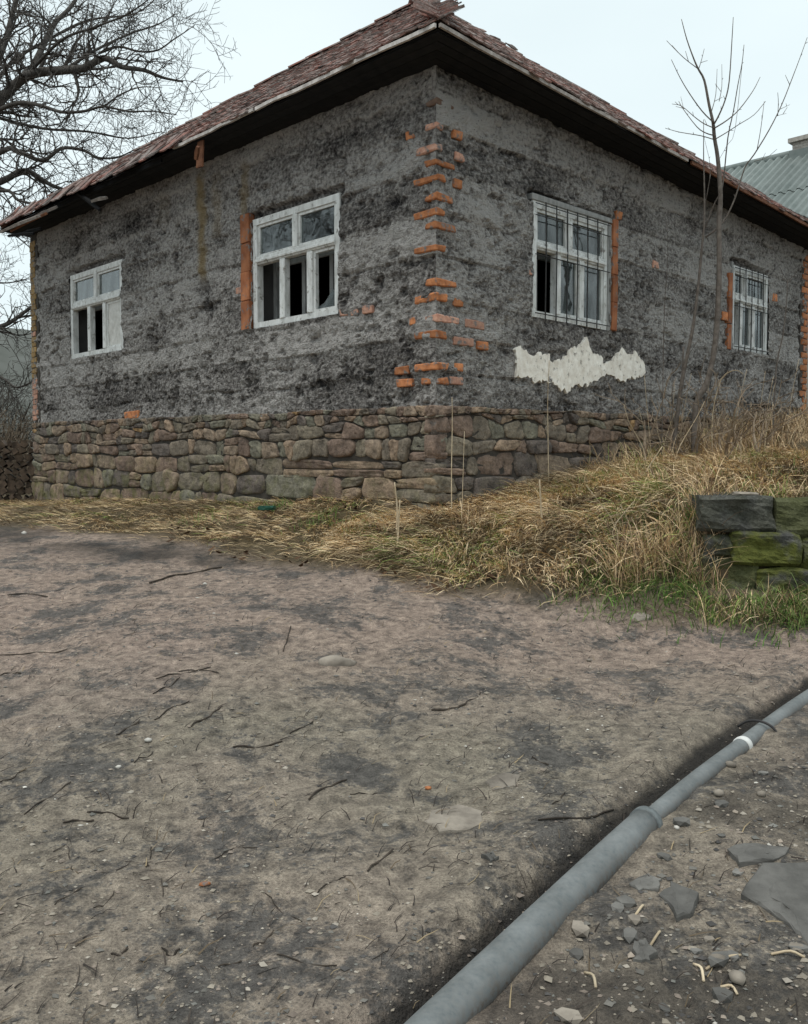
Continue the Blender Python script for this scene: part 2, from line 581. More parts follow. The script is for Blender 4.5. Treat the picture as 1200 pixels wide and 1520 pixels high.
CP = []
for yy in (-3, 0, 2, 3.5, 5, 6):
    for xx in (-8, -5, -2.5, 0, 2.5):
        CP.append((xx, yy, 0.1 * yy))
CP += [(5.5, 0, 0.05), (5.5, 3, 0.35), (5.5, 5, 0.5), (-3, 9, .9), (-5, 9, .88), (-1.2, 8.3, .83), (-2.7, 9.5, .95), (-6.5, 11.5, 1.0), (-9, 12.5, 1.0), (-8, 9, .86), (-3.5, 7.5, .75), (-1.5, 7.3, .73),
       (0, 7, .7), (.72, 6.7, .67), (1.35, 6.3, .63), (2.53, 5.9, .6), (3.5, 5.6, .58),
       (.3, 8, .98), (-.4, 7.9, .9), (.9, 7.8, 1.02), (1.4, 7.4, 1.1), (1.75, 7.1, 1.2), (1.0, 8.6, 1.25),
       (2.1, 6.85, 1.33), (3, 6.85, 1.38), (4.5, 6.85, 1.4), (2.1, 6.3, .8), (3, 6.25, .79), (4.5, 6.1, .78),
       (3, 8.5, 1.5), (4.5, 9, 1.6), (3.2, 10, 1.62), (4.4, 10.9, 1.75), (6, 11, 1.9), (8, 9, 1.8), (8, 12, 2.15),
       (-20, 15, .9), (-12, 24, .9), (0, 30, 1.5), (15, 30, 2.5), (20, 10, 2.4), (-20, 2, .3), (20, 0, .6), (0, -10, -.8), (-20, -10, -.5), (20, -10, 0), (0.3, 15, 1.4), (10, 22, 2.4)]
for s, z in ((0, 1.19), (1.5, 1.2), (4, 1.17), (7, 1.1), (9.1, 1.07)):
    CP.append((*wl_pt('L', s, .25), z))
for s, z in ((.3, 1.23), (1.6, 1.46), (3.64, 1.64), (5, 1.83), (8.4, 2.12)):
    CP.append((*wl_pt('R', s, .2), z))
CP = np.array(CP)
def _tps(r2):
    return 0.5 * r2 * np.log(r2 + 1e-9)
def _fit(c, lam=0.02):
    n = len(c)
    r2 = ((c[:, None, :2] - c[None, :, :2]) ** 2).sum(-1)
    A = np.zeros((n + 3, n + 3))
    A[:n, :n] = _tps(r2) + lam * np.eye(n)
    P = np.c_[np.ones(n), c[:, :2]]
    A[:n, n:] = P; A[n:, :n] = P.T
    return np.linalg.solve(A, np.r_[c[:, 2], 0, 0, 0])
WT = _fit(CP)
PIPE_PX = [(967, 1225), (1110, 1105), (1200, 1035)]
PIPE_XY = np.array([(-0.60, 1.30), (0.124, 2.32), (0.876, 3.34), (1.48, 4.07), (2.0, 4.67), (2.55, 5.2), (3.3, 5.75)])

def pipe_dist(x, y):
    """signed distance to the pipe's axis (positive: left of it), and nearest parameter"""
    best = np.full(np.shape(x), 1e9); sg = np.zeros(np.shape(x))
    for a, b in zip(PIPE_XY[:-1], PIPE_XY[1:]):
        d = b - a; L2 = d @ d
        t = np.clip(((x - a[0]) * d[0] + (y - a[1]) * d[1]) / L2, 0, 1)
        qx, qy = x - a[0] - t * d[0], y - a[1] - t * d[1]
        r = np.hypot(qx, qy)
        s = d[0] * qy - d[1] * qx
        m = r < best
        best = np.where(m, r, best); sg = np.where(m, np.sign(s), sg)
    return best * sg

def base_h(x, y):
    x = np.asarray(x, float); y = np.asarray(y, float)
    z = np.zeros(x.shape) + WT[-3] + WT[-2] * x + WT[-1] * y
    for i, c in enumerate(CP):
        z = z + WT[i] * _tps((x - c[0]) ** 2 + (y - c[1]) ** 2)
    r = np.hypot(x, y - 8)
    k = sstep(18, 34, r)
    return z * (1 - k) + k * 1.0

EDGE = np.array([(-30, 10.6), (-6, 10.8), (-2.7, 9.3), (-1.2, 8.2), (0, 7.05), (.72, 6.75), (1.35, 6.35), (2.53, 5.95), (3.5, 5.65), (30, 5.0)])
def edge_y(x):
    return np.interp(x, EDGE[:, 0], EDGE[:, 1])

def ground_h(x, y, fine=True):
    z = base_h(x, y)
    turf = sstep(-0.15, 0.5, np.asarray(y) - edge_y(x))
    z = z + 0.07 * (fbm(np.asarray(x) * .7, np.asarray(y) * .7, 0, 3, 3) - .5) + turf * 0.16 * (fbm(np.asarray(x) * 2.6, np.asarray(y) * 2.6, 0, 31, 3) - .5)
    # shallow trench along the pipe
    pd = pipe_dist(x, y)
    z = z - 0.075 * np.exp(-((pd - 0.095) / 0.06) ** 2) + 0.02 * np.exp(-((pd - 0.26) / 0.08) ** 2)
    if fine:
        z = z + 0.05 * (fbm(np.asarray(x) * 4, np.asarray(y) * 4, 0, 7, 3, .58) - .5) * (1 + 0.5 * sstep(0, -0.2, pd))
        z = z + 0.024 * (fbm(np.asarray(x) * 13, np.asarray(y) * 13, 0, 17, 3, .6) - .5) * (.35 + 1.3 * fbm(np.asarray(x) * .9, np.asarray(y) * .9, 0, 27, 2))
    xx, yy = np.asarray(x, float), np.asarray(y, float)
    k = sstep(1.88, 2.08, xx) * sstep(8, 6, xx)
    zf = .60 + .40 * np.clip(yy - 5.9, 0, .52)
    z = np.where(yy < 6.42, z + k * (np.minimum(z, zf) - z), z)
    z = np.where((yy >= 6.42) & (yy < 8), z + k * np.maximum(0, 1.37 + .03 * (yy - 6.5) - z) * sstep(6.44, 6.52, yy), z)
    return z

def gz(x, y):
    return float(ground_h(np.array([x]), np.array([y]))[0])

def on_ground(px, py):
    d = pray(px, py)
    t = np.linspace(1.2, 40, 1600)
    P = d[None, :] * t[:, None]
    h = ground_h(P[:, 0], P[:, 1], False)
    i = np.argmax(P[:, 2] + EYE < h)
    x, y = P[i, 0], P[i, 1]
    return float(x), float(y), gz(x, y)

def axis(dense0, dense1, step, lo, hi, g=1.10):
    a = list(np.arange(dense0, dense1 + 1e-6, step))
    s = step
    while a[-1] < hi:
        s *= g; a.append(a[-1] + s)
    s = step
    b = [dense0]
    while b[-1] > lo:
        s *= g; b.append(b[-1] - s)
    return np.array(b[:0:-1] + a)

xs = axis(-2.6, 3.0, 0.022, -420, 420, 1.075)
ys = axis(1.6, 7.2, 0.024, -120, 620, 1.07)
GX, GY = np.meshgrid(xs, ys)
GZ = ground_h(GX.ravel(), GY.ravel()).reshape(GX.shape)
nx, ny = len(xs), len(ys)
V = np.c_[GX.ravel(), GY.ravel(), GZ.ravel()]
ii = (np.arange(ny - 1)[:, None] * nx + np.arange(nx - 1)[None, :]).ravel()
F = np.c_[ii, ii + 1, ii + 1 + nx, ii + nx]
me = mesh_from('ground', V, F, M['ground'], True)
x_, y_ = V[:, 0], V[:, 1]
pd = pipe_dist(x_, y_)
damp_shade = 0.95 * np.exp(-(np.maximum(np.abs(pd - 0.092 + .03 * (fbm(x_ * 5, y_ * 5, 0, 47, 3) - .5)) - 0.046, 0) / 0.02) ** 2)  # dark strip left of the pipe: trench shadow painted in along with wet soil
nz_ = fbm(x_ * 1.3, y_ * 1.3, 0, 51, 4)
damp_shade = np.maximum(damp_shade, 0.66 * sstep(0.03, -0.15, pd) * sstep(0.35, 0.62, fbm(x_ * 2.2, y_ * 2.2, 0, 41, 5)) * (np.abs(x_) < 8) * (y_ < 5.6))
damp_shade = np.maximum(damp_shade, 0.85 * sstep(0.36, 0.55, nz_) * np.exp(-((y_ - edge_y(x_) + 0.5) / 0.55) ** 2) * sstep(-0.4, -2.0, x_))
turf = sstep(-0.25, 0.35, y_ - edge_y(x_) + 0.7 * (fbm(x_ * 2.5, y_ * 2.5, 0, 61, 4) - .5))
warm = sstep(4.2, 5.6, y_ + 0.8 * (nz_ - .5)) * 0.8
point_float(me, damp_shade, 'damp_shade'); point_float(me, turf, 'turf'); point_float(me, warm, 'warm')
tag(link('ground', me), kind='structure')

# distant hill
hx = np.linspace(-320, 160, 90); hy = np.linspace(120, 330, 40)
HX, HY = np.meshgrid(hx, hy)
HZ = -2 + 44 * np.exp(-((HX + 150) / 110) ** 2) * sstep(118, 260, HY) * (0.72 + 0.5 * fbm(HX * .02, HY * .02, 0, 5, 4)) + 3 * fbm(HX * .15, HY * .15, 0, 9, 3)
hv = np.c_[HX.ravel(), HY.ravel(), HZ.ravel()]
ii = (np.arange(39)[:, None] * 90 + np.arange(89)[None, :]).ravel()
tag(link('hill', mesh_from('hill', hv, np.c_[ii, ii + 1, ii + 91, ii + 90], M['hill'], True)), kind='structure')

# ------------------------------------------------------------------ house
house = empty('farmhouse', (CORN[0], CORN[1], ZB), ANG)
tag(house, 'old grey rendered farmhouse on a fieldstone base with red tiled hip roof', 'house')

def wmap(side, s, z, d):
    """wall coords -> house local"""
    return (-d, s, z - ZB) if side == 'L' else (s, -d, z - ZB)

def wbox(side, s0, s1, z0, z1, d0, d1):
    v = [wmap(side, s, z, d) for s, z, d in ((s0, z0, d0), (s1, z0, d0), (s1, z0, d1), (s0, z0, d1), (s0, z1, d0), (s1, z1, d0), (s1, z1, d1), (s0, z1, d1))]
    return v, BOXF

def ploc(name, V, F, m, parent, smooth=False, jitter=0.0):
    """object with its origin at its middle"""
    V = np.array(V, float)
    c = V.mean(0)
    W = V - c
    if jitter:
        W = W + rng.normal(0, jitter, W.shape)
    me = mesh_from(name, W, F, m, smooth)
    par = parent
    off = np.zeros(3)
    while par is not None and par is not house and par.name != 'roof':
        off += np.array(par.location); par = par.parent
    return link(name, me, parent, tuple(c - off))

def beveled(name, V, F, m, parent, bev=0.004, jitter=0.0):
    V = np.array(V, float)
    c = V.mean(0)
    bm = bmesh.new()
    vs = [bm.verts.new(tuple(p + (rng.normal(0, jitter, 3) if jitter else 0))) for p in (V - c)]
    for f in F:
        bm.faces.new([vs[i] for i in f])
    bmesh.ops.recalc_face_normals(bm, faces=bm.faces)
    bmesh.ops.bevel(bm, geom=list(bm.edges), offset=bev, segments=1, affect='EDGES', profile=0.5)
    me = bpy.data.meshes.new(name)
    bm.to_mesh(me); bm.free()
    me.materials.append(m)
    off = np.zeros(3)
    par = parent
    while par is not None and par is not house and par.name != 'roof':
        off += np.array(par.location); par = par.parent
    return link(name, me, parent, tuple(c - off))

# window openings in wall coordinates, from the picture
def opening(side, x0, x1, ytl, ytr, ybl, ybr):
    a = on_wall(side, x0, ytl); b = on_wall(side, x1, ytr); c = on_wall(side, x0, ybl); d = on_wall(side, x1, ybr)
    s = sorted([(a[0] + c[0]) / 2, (b[0] + d[0]) / 2])
    return s[0], s[1], (c[1] + d[1]) / 2, (a[1] + b[1]) / 2

OPN = {'L1': ('L',) + opening('L', 375, 503, 325, 286, 490, 464),
       'L2': ('L',) + opening('L', 104, 181, 409, 384, 533, 519),
       'R1': ('R',) + opening('R', 792, 904, 296, 330, 471, 488),
       'R2': ('R',) + opening('R', 1088, 1141, 392, 409, 517, 528)}
print('openings', OPN)

def plinth_top(side, s):
    s = np.asarray(s, float)
    return 2.20 + 0.016 * s + 0.045 * (fbm(s * 2.2 + (7 if side == 'L' else 0), s * 0, 0, 77, 3) - .5) * np.minimum(1, s * 3)

SEAMS = np.array([2.52, 2.86, 3.20, 3.62, 4.02, 4.42, 4.82, 5.15])
def wall_mesh(side, L):
    holes = [o[1:] for o in OPN.values() if o[0] == side]
    st = 0.026
    ss = set(np.round(np.arange(0, L + 1e-6, L / round(L / st)), 5).tolist())
    zs = set(np.round(np.linspace(2.12, 5.49, 130), 5).tolist())
    ss, zs = np.array(sorted(ss)), np.array(sorted(zs))
    for h in holes:   # snap nearest grid lines to the openings
        for k in (0, 1):
            ss[np.argmin(abs(ss - h[k]))] = h[k]
        for k in (2, 3):
            zs[np.argmin(abs(zs - h[k]))] = h[k]
    S, Z = np.meshgrid(ss, zs)
    so = 0 if side == 'R' else 40
    wob = 0.07 * (fbm(S * 0.8 + so, Z * 0 + 1, 0, 21, 3) - .5) + 0.035 * (fbm(S * 6 + so, Z * 0, 0, 22, 2) - .5)
    zz = Z - wob
    lift = np.searchsorted(SEAMS, zz.ravel()).reshape(zz.shape)
    # blocks of the lift: each tamped stretch has its own set-off and tone
    cell = np.floor((S + 0.37 * lift + so) / (1.35 + 0.4 * (lift % 3)))
    hb = np.where(lift % 2 == (0 if side == 'L' else 1), .35, .15) + .16 * _hash(lift * 1.0, lift * 0 + so, lift * 0, 5) + 0.45 * fbm((S + so) * .55 + lift * 9.7, lift * 3.3, 0, 55, 3)
    near = np.min(np.abs(zz[..., None] - SEAMS), axis=-1)
    seamk = np.exp(-(near / 0.014) ** 2) * sstep(0.40, 0.62, fbm(S * 1.3 + so, Z * 2, 0, 91, 3)) * .75
    zr = np.array([0] + SEAMS.tolist())[lift]
    below = sstep(0.0, 0.28, zz - zr)
    D = 0.022 * (hb - .5) - 0.024 * seamk + 0.012 * (1 - below)
    D = D + 0.055 * (fbm(S * 2.3 + so, Z * 3.4, 0, 11, 4) - .5)
    D = D + 0.060 * (fbm(S * 9 + so, Z * 12, 0, 12, 4, .65) - .5)
    pits = sstep(0.60, 0.72, fbm(S * 7.5 + so + 3, Z * 10, 0, 14, 3, .6))
    D = D - 0.030 * pits
    edge = sstep(0, 0.07, S) * sstep(0, 0.07, L - S)
    D = (D - 0.006) * edge
    tone = 0.04 + 0.22 * (fbm(S * .6 + so, Z * 9, 0, 58, 3) - .5) + 0.74 * hb + 0.62 * (fbm(S * 1.2 + so, Z * 2.4, 0, 15, 4) - .35) - 0.16 * seamk - 0.14 * pits
    for h in holes:      # crumbled slot above each window head
        q = sstep(h[0] - .12, h[0] - .02, S) * sstep(h[1] + .14, h[1] + .02, S)
        hh = .035 + .075 * fbm(S * 5 + so, Z * 0, 0, 67, 3)
        q = q * sstep(h[3] - .03, h[3], Z) * sstep(h[3] + hh + .02, h[3] + hh - .01, Z)
        D = D - .075 * q; tone = tone - .25 * q
    tone = tone - 0.07 * sstep(3.0, 2.3, Z) - 0.10 * sstep(4.95, 5.3, Z) * 0
    for h in holes:      # rain streaks washed down below the sills, and one hairline crack per window
        for q in range(5):
            c_ = h[0] + (h[1] - h[0]) * (q + .5) / 5 + .1 * math.sin(q * 7 + h[0]); ln_ = .25 + .5 * abs(math.sin(q * 3.1 + h[1]))
            st_ = np.exp(-((S - c_ - .02 * np.sin(Z * 9)) / .03) ** 2) * sstep(h[2] - ln_, h[2], Z) * (Z < h[2])
            tone = tone + (.16 if q % 2 else -.16) * st_
        cx0 = h[1] + .08 + .45 * (Z - h[3]) + .12 * (fbm(Z * 4 + h[0], Z * 0, 0, 73, 4) - .5)
        ck = np.exp(-((S - cx0) / .012) ** 2) * (Z > h[3] + .02) * (Z < h[3] + .75)
        D = D - .02 * ck; tone = tone - .25 * ck
    och = np.zeros_like(S)
    if side == 'L':
        def streak(px, y0, y1, wdt, amp):
            a, zt = on_wall('L', px, y0); b, zb = on_wall('L', px, y1)
            sc = (a + b) / 2 + 0.05 * (fbm(Z * 4, Z * 0 + px, 0, 3, 2) - .5)
            return amp * np.exp(-((S - sc) / wdt) ** 4) * sstep(zb - .08, zb + .08, Z) * sstep(zt + .1, zt - .1, Z) * sstep(.18, .42, fbm(S * 9, Z * 5, 0, 37, 3))
        och = np.maximum(och, streak(299, 255, 412, 0.095, 0.95))
        och = np.maximum(och, streak(361, 245, 322, 0.075, 0.6))
        och = np.maximum(och, streak(322, 258, 350, 0.10, 0.35))
        och = np.maximum(och, streak(240, 285, 330, 0.2, 0.18))
        # the broken-out hole under the streak
        for (hx_, hy_, r, dp) in ((300, 428, 0.15, .09), (308, 455, .09, .05), (585, 300, .07, .04), (378, 567, 0.12, .06), (562, 423, .09, .05), (262, 397, .07, .03)):
            sc, zc = on_wall('L', hx_, hy_)
            q = np.exp(-(((S - sc) / r) ** 2 + ((Z - zc) / (r * .8)) ** 2) * (0.5 + fbm(S * 8, Z * 8, 0, 45, 3)))
            D = D - dp * q; tone = tone - 0.3 * q
    V = np.empty(S.shape + (3,))
    if side == 'L':
        V[..., 0], V[..., 1] = -D, S
    else:
        V[..., 0], V[..., 1] = S, -D
    V[..., 2] = Z - ZB
    n1, n0 = S.shape
    sc, zc = (ss[:-1] + ss[1:]) / 2, (zs[:-1] + zs[1:]) / 2
    keep = np.ones((n1 - 1, n0 - 1), bool)
    for h in holes:
        keep &= ~((zc[:, None] > h[2]) & (zc[:, None] < h[3]) & (sc[None, :] > h[0]) & (sc[None, :] < h[1]))
    ii = (np.arange(n1 - 1)[:, None] * n0 + np.arange(n0 - 1)[None, :])[keep]
    F = np.c_[ii, ii + 1, ii + 1 + n0, ii + n0]
    if side == 'L':
        F = F[:, ::-1]
    V = V.reshape(-1, 3)
    used = np.unique(F); rm = -np.ones(len(V), int); rm[used] = np.arange(len(used))
    me = mesh_from('wall', V[used], rm[F], M['plaster'], False)
    point_float(me, tone.ravel()[used], 'tone'); point_float(me, och.ravel()[used], 'ochre')
    return link('wall', me, house)

wall = {'L': wall_mesh('L', LY), 'R': wall_mesh('R', LX)}

# inner shell: room-side walls with the same openings, reveals, floor, back walls
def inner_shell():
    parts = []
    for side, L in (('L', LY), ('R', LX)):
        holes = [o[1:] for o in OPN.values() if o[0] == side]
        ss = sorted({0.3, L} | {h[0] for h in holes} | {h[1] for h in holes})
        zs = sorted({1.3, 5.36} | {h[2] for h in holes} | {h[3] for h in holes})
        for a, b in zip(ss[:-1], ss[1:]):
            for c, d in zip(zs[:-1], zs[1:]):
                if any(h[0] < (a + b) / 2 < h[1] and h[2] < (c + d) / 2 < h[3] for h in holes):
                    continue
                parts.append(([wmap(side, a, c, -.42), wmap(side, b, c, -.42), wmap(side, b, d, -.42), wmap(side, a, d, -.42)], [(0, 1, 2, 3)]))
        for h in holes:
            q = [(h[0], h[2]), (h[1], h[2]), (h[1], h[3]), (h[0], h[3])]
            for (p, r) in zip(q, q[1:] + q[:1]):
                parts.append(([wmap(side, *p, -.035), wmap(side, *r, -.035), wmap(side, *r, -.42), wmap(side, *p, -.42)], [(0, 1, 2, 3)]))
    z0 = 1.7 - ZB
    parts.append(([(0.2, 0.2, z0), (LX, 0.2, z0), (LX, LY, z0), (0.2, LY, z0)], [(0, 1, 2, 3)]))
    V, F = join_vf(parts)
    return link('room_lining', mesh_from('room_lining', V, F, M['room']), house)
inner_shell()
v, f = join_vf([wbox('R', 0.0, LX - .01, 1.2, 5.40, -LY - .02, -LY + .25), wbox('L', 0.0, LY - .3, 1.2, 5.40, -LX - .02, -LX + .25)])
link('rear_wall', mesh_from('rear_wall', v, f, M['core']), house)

# ---- stone base -----------------------------------------------------------
plinth_v, plinth_f = join_vf([wbox('L', 0.005, LY - .03, 0.5, 2.17, -.4, 0.012), wbox('R', -.012, LX - .03, 0.5, 2.17, -.4, 0.014)])
plinth = link('stone_base', mesh_from('stone_base', plinth_v, plinth_f, M['core']), house)

def stone_vf(quad, d0, bulge, N=14, expo=4.0, seed=0, rough=0.012, map3=None):
    """rounded irregular stone filling a quad of (s,z); returns verts (mapped), faces"""
    q = np.array(quad, float)
    size = min(np.ptp(q[:, 0]), np.ptp(q[:, 1]))
    r = random.Random(seed)
    th = (np.arange(N) + r.random()) * 2 * math.pi / N
    ex = expo * r.uniform(.75, 1.5)
    rad = (np.abs(np.cos(th)) ** ex + np.abs(np.sin(th)) ** ex) ** (-1 / ex)
    u, w = np.cos(th) * rad, np.sin(th) * rad
    nz = np.array([r.uniform(-1, 1) for _ in range(N)])
    nz = (nz + np.roll(nz, 1)) * .5
    k = 1 + nz * 0.11 * (.6 + .8 * r.random())
    V, F = [], []
    cx_, cz_ = r.uniform(-.2, .2), r.uniform(-.15, .2)
    rings = [(1.0, -0.11), (1.0, d0 - 0.008), (0.965, d0 + bulge * .6), (0.80, d0 + bulge * .9), (0.40, d0 + bulge)]
    for sc, d in rings:
        for i in range(N):
            uu, ww = u[i] * k[i] * sc + cx_ * (1 - sc), w[i] * k[i] * sc + cz_ * (1 - sc)
            a, b = (uu + 1) / 2, (ww + 1) / 2
            p = q[0] * (1 - a) * (1 - b) + q[1] * a * (1 - b) + q[2] * a * b + q[3] * (1 - a) * b
            dn = d + (r.uniform(-1, 1) * rough if d > 0 else 0)
            V.append((p[0], p[1], dn))
    m = len(rings)
    for j in range(m - 1):
        for i in range(N):
            i2 = (i + 1) % N
            F.append((j * N + i, j * N + i2, (j + 1) * N + i2, (j + 1) * N + i))
    F.append(tuple((m - 1) * N + i for i in range(N)))
    if map3:
        V = [map3(*p) for p in V]
    return V, F

def moss_attr(o, val):
    point_float(o.data, np.full(len(o.data.vertices), val), 'moss')

def ploc_stone(name, V, F, m, parent, moss):
    o = ploc(name, V, F, m, parent, True)
    moss_attr(o, moss)
    return o

stone_n = 0
def build_base(side, L, s_end):
    global stone_n
    rnd = random.Random(5 if side == 'L' else 6)
    hs = [0.28, 0.23, 0.20, 0.165, 0.135, 0.10, 0.065]     # bottom to top
    tot = sum(hs)
    def zline(k, s):
        t = sum(hs[:k]) / tot
        bot = 0.98 + (0.004 * s if side == 'L' else 0.0)
        z = bot + (float(plinth_top(side, s)) - bot) * t
        if 0 < k < len(hs):
            z += 0.13 * (float(fbm(s * 1.1 + k * 7.3 + (50 if side == 'L' else 0), k * 3.1, 0, 33, 2)) - .5) + 0.085 * (float(vnoise(s * 4.3 + k * 3, k * 1.0, 0, 36)) - .5)
        return z
    for k in range(len(hs)):
        s = -0.045 + rnd.uniform(0, .12) * 0
        joint_prev = 0.0
        while s < s_end:
            w = hs[k] * rnd.choice([0.7, 1.0, 1.3, 1.5, 1.8, 2.3, 3.0]) * rnd.uniform(.85, 1.15)
            w = min(max(w, 0.11), 0.60)
            if k <= 2 and s < 2.6 and rnd.random() < .5: w = min(w * 1.7, .95)
            e = min(s + w, L)
            if L - e < 0.1: e = L
            sl = rnd.uniform(-.045, .045)
            g = 0.004
            quad = [(s + g + joint_prev, zline(k, s) + g), (e - g + sl, zline(k, e) + g), (e - g - sl, zline(k + 1, e) - g), (s + g - joint_prev, zline(k + 1, s) - g)]
            hh = quad[3][1] - quad[0][1]
            ms = float(np.clip(.85 - k * .28, 0, 1)) * (.8 if side == 'L' else .3) * (0.45 + 0.55 * min(1, max(0, s) / 4))
            subs = [quad]
            if w > .18 and hh > 0.115 and rnd.random() < .26:   # two flat stones instead of one
                t = rnd.uniform(.35, .6)
                m0 = (quad[0][0], quad[0][1] + t * hh); m1 = (quad[1][0], quad[1][1] + t * (quad[2][1] - quad[1][1]))
                subs = [[quad[0], quad[1], (m1[0], m1[1] - g), (m0[0], m0[1] - g)], [(m0[0], m0[1] + g), (m1[0], m1[1] + g), quad[2], quad[3]]]
            for qd in subs:
                stone_n += 1
                V, F = stone_vf(qd, 0.02 + rnd.uniform(-.012, .024), rnd.uniform(.008, .028), seed=stone_n, N=16, expo=rnd.choice([5, 7, 10, 14]), rough=.013,
                                map3=lambda a, b, c: wmap(side, a, b, c))
                if side == 'L':
                    F = [tuple(reversed(x)) for x in F]
                ploc_stone('stone', V, F, M['stone'], plinth, ms)
            joint_prev = sl
            s = e
build_base('L', LY, LY - .02)
build_base('R', LX, 6.2)
print('stones', stone_n)

# ---- bricks ------------------------------------------------------------------
def corner_brick(xl, xr, y, h=10.5, key='brick', cut=0):
    s, z = on_wall('L', xl, y); u, _ = on_wall('R', xr, y)
    _, zc = on_wall('L', 647, y)
    hh = h / FPX * 9.0
    pr = 0.014
    v = [(-pr, -pr, zc - hh / 2 - ZB), (u, -pr, zc - hh / 2 - ZB), (u, s, zc - hh / 2 - ZB), (-pr, s, zc - hh / 2 - ZB),
         (-pr, -pr, zc + hh / 2 - ZB), (u, -pr, zc + hh / 2 - ZB), (u, s, zc + hh / 2 - ZB), (-pr, s, zc + hh / 2 - ZB)]
    beveled('brick', v, BOXF, M[key], wall['R'], 0.012, 0.008)

for xl, xr, y, key in ((634, 658, 185, 'brick_pale'), (618, 657, 217, 'brick_pale'), (631, 675, 240, 'brick'), (614, 660, 263, 'brick'), (631, 672, 291, 'brick'), (614, 661, 313, 'brick'),
                       (631, 676, 334, 'brick'), (615, 661, 366, 'brick'), (633, 677, 418, 'brick'), (616, 663, 440, 'brick'), (633, 681, 471, 'brick_pale'), (617, 663, 495, 'brick'),
                       (617, 663, 543, 'brick'), (625, 664, 564, 'brick'), (632, 674, 150, 'brick_dull')):
    corner_brick(xl, xr, y, 10.5 if key != 'brick_ochre' else 9, key)

def wall_brick(side, x0, x1, y, h=11, key='brick', pr=0.016):
    a, z0 = on_wall(side, x0, y); b, z1 = on_wall(side, x1, y)
    z = (z0 + z1) / 2
    dep = 9.0 + .7 * max(a, b)
    hh = h / FPX * dep
    V, F = wbox(side, min(a, b), max(a, b), z - hh / 2, z + hh / 2, -.06, pr)
    if side == 'L': F = [tuple(reversed(q)) for q in F]
    beveled('brick', V, F, M[key], wall[side], 0.008, 0.004)

for a in ((672, 686, 200), (675, 688, 233), (672, 685, 273), (673, 687, 448), (691, 718, 482), (673, 702, 507), (708, 724, 513), (670, 687, 545), (667, 687, 565), (914, 923, 320), (968, 977, 393), (784, 790, 402), (1072, 1081, 469), (1146, 1153, 442)):
    wall_brick('R', *a, key=random.choice(['brick', 'brick', 'brick_pale']), h=12)
for a in ((603, 616, 201), (609, 619, 476), (587, 608, 550), (590, 613, 568), (505, 518, 464), (521, 532, 463), (539, 553, 459), (186, 207, 616), (352, 361, 432)):
    wall_brick('L', *a, key=random.choice(['brick', 'brick', 'brick_pale']), h=11)

def brick_strip(side, x0, x1, y0, y1, key, n, pr=0.02, prob=1.0, wj=0.0):
    a, zt = on_wall(side, x0, y0); b, _ = on_wall(side, x1, y0)
    _, zb = on_wall(side, (x0 + x1) / 2, y1)
    a, b = min(a, b), max(a, b)
    for i in range(n):
        if random.random() > prob: continue
        z0 = zb + (zt - zb) * i / n + 0.003; z1 = zb + (zt - zb) * (i + 1) / n - 0.003
        j = random.uniform(-wj, wj)
        V, F = wbox(side, a + j * .4, b + j, z0, z1, -.06, pr + random.uniform(-.006, .006))
        if side == 'L': F = [tuple(reversed(q)) for q in F]
        beveled('brick', V, F, M[key if random.random() < .8 else 'terracotta'], wall[side], 0.006, 0.003)
brick_strip('L', 359.5, 372, 320, 490, 'terracotta', 4, 0.03)
brick_strip('R', 908, 915.5, 324, 491, 'terracotta', 4, 0.03)
brick_strip('R', 1080.5, 1085.5, 404, 519, 'terracotta', 3, 0.03)
# quoins at the two far ends
def quoin(side, L, z0, z1, key, w, hb):
    z = z0; i = 0
    while z < z1:
        ww = w * ((1.0 if i % 2 else .62) if side == 'R' else (.85 if i % 2 else .72)) * random.uniform(.92, 1.08)
        V, F = wbox(side, L - ww, L + .018, z, z + hb - (.012 if side == 'R' else .004), -.08, .015 + random.uniform(-.005, .006))
        if side == 'L': F = [tuple(reversed(q)) for q in F]
        k = key if (z > z0 + .6 or key == 'brick') and random.random() < .94 else 'brick_pale'
        beveled('brick', V, F, M[k], wall[side], 0.007, 0.004)
        z += hb; i += 1
quoin('L', LY, 2.38, 5.25, 'brick_ochre', 0.20, 0.085)
quoin('R', LX, 2.42, 4.9, 'brick', 0.20, 0.10)

# ---- remnant of white lime plaster ----------------------------------------
def plaster_patch(outline, seed):
    bm = bmesh.new()
    pts = [on_wall('R', *p) for p in outline]
    # fray the outline
    P = []
    r = random.Random(seed)
    for i in range(len(pts)):
        a, b = np.array(pts[i]), np.array(pts[(i + 1) % len(pts)])
        n = max(2, int(np.hypot(*(b - a)) / 0.03))
        for k in range(n):
            p = a + (b - a) * k / n
            P.append(p + np.array([r.uniform(-.014, .014), r.choice([-1, 1]) * r.uniform(.0, .028)]))
    vs = [bm.verts.new(wmap('R', p[0], p[1], 0.020)) for p in P]
    bm.faces.new(vs)
    bmesh.ops.triangulate(bm, faces=bm.faces[:])
    bmesh.ops.subdivide_edges(bm, edges=[e for e in bm.edges if e.calc_length() > .12], cuts=2, use_grid_fill=True)
    bmesh.ops.triangulate(bm, faces=bm.faces[:])
    for v in bm.verts:
        v.co.y -= 0.016 * (float(vnoise(v.co.x * 9, v.co.z * 9, 0, 71)) - .3)
    ret = bmesh.ops.extrude_face_region(bm, geom=bm.faces[:])
    for e in ret['geom']:
        if isinstance(e, bmesh.types.BMVert):
            e.co.y += 0.05
    bmesh.ops.recalc_face_normals(bm, faces=bm.faces)
    me = bpy.data.meshes.new('plaster_patch')
    bm.to_mesh(me); bm.free()
    me.materials.append(M['lime'])
    o = link('plaster_patch', me, wall['R'])
    o['label'] = 'ragged patch of cream lime plaster left on the grey wall'
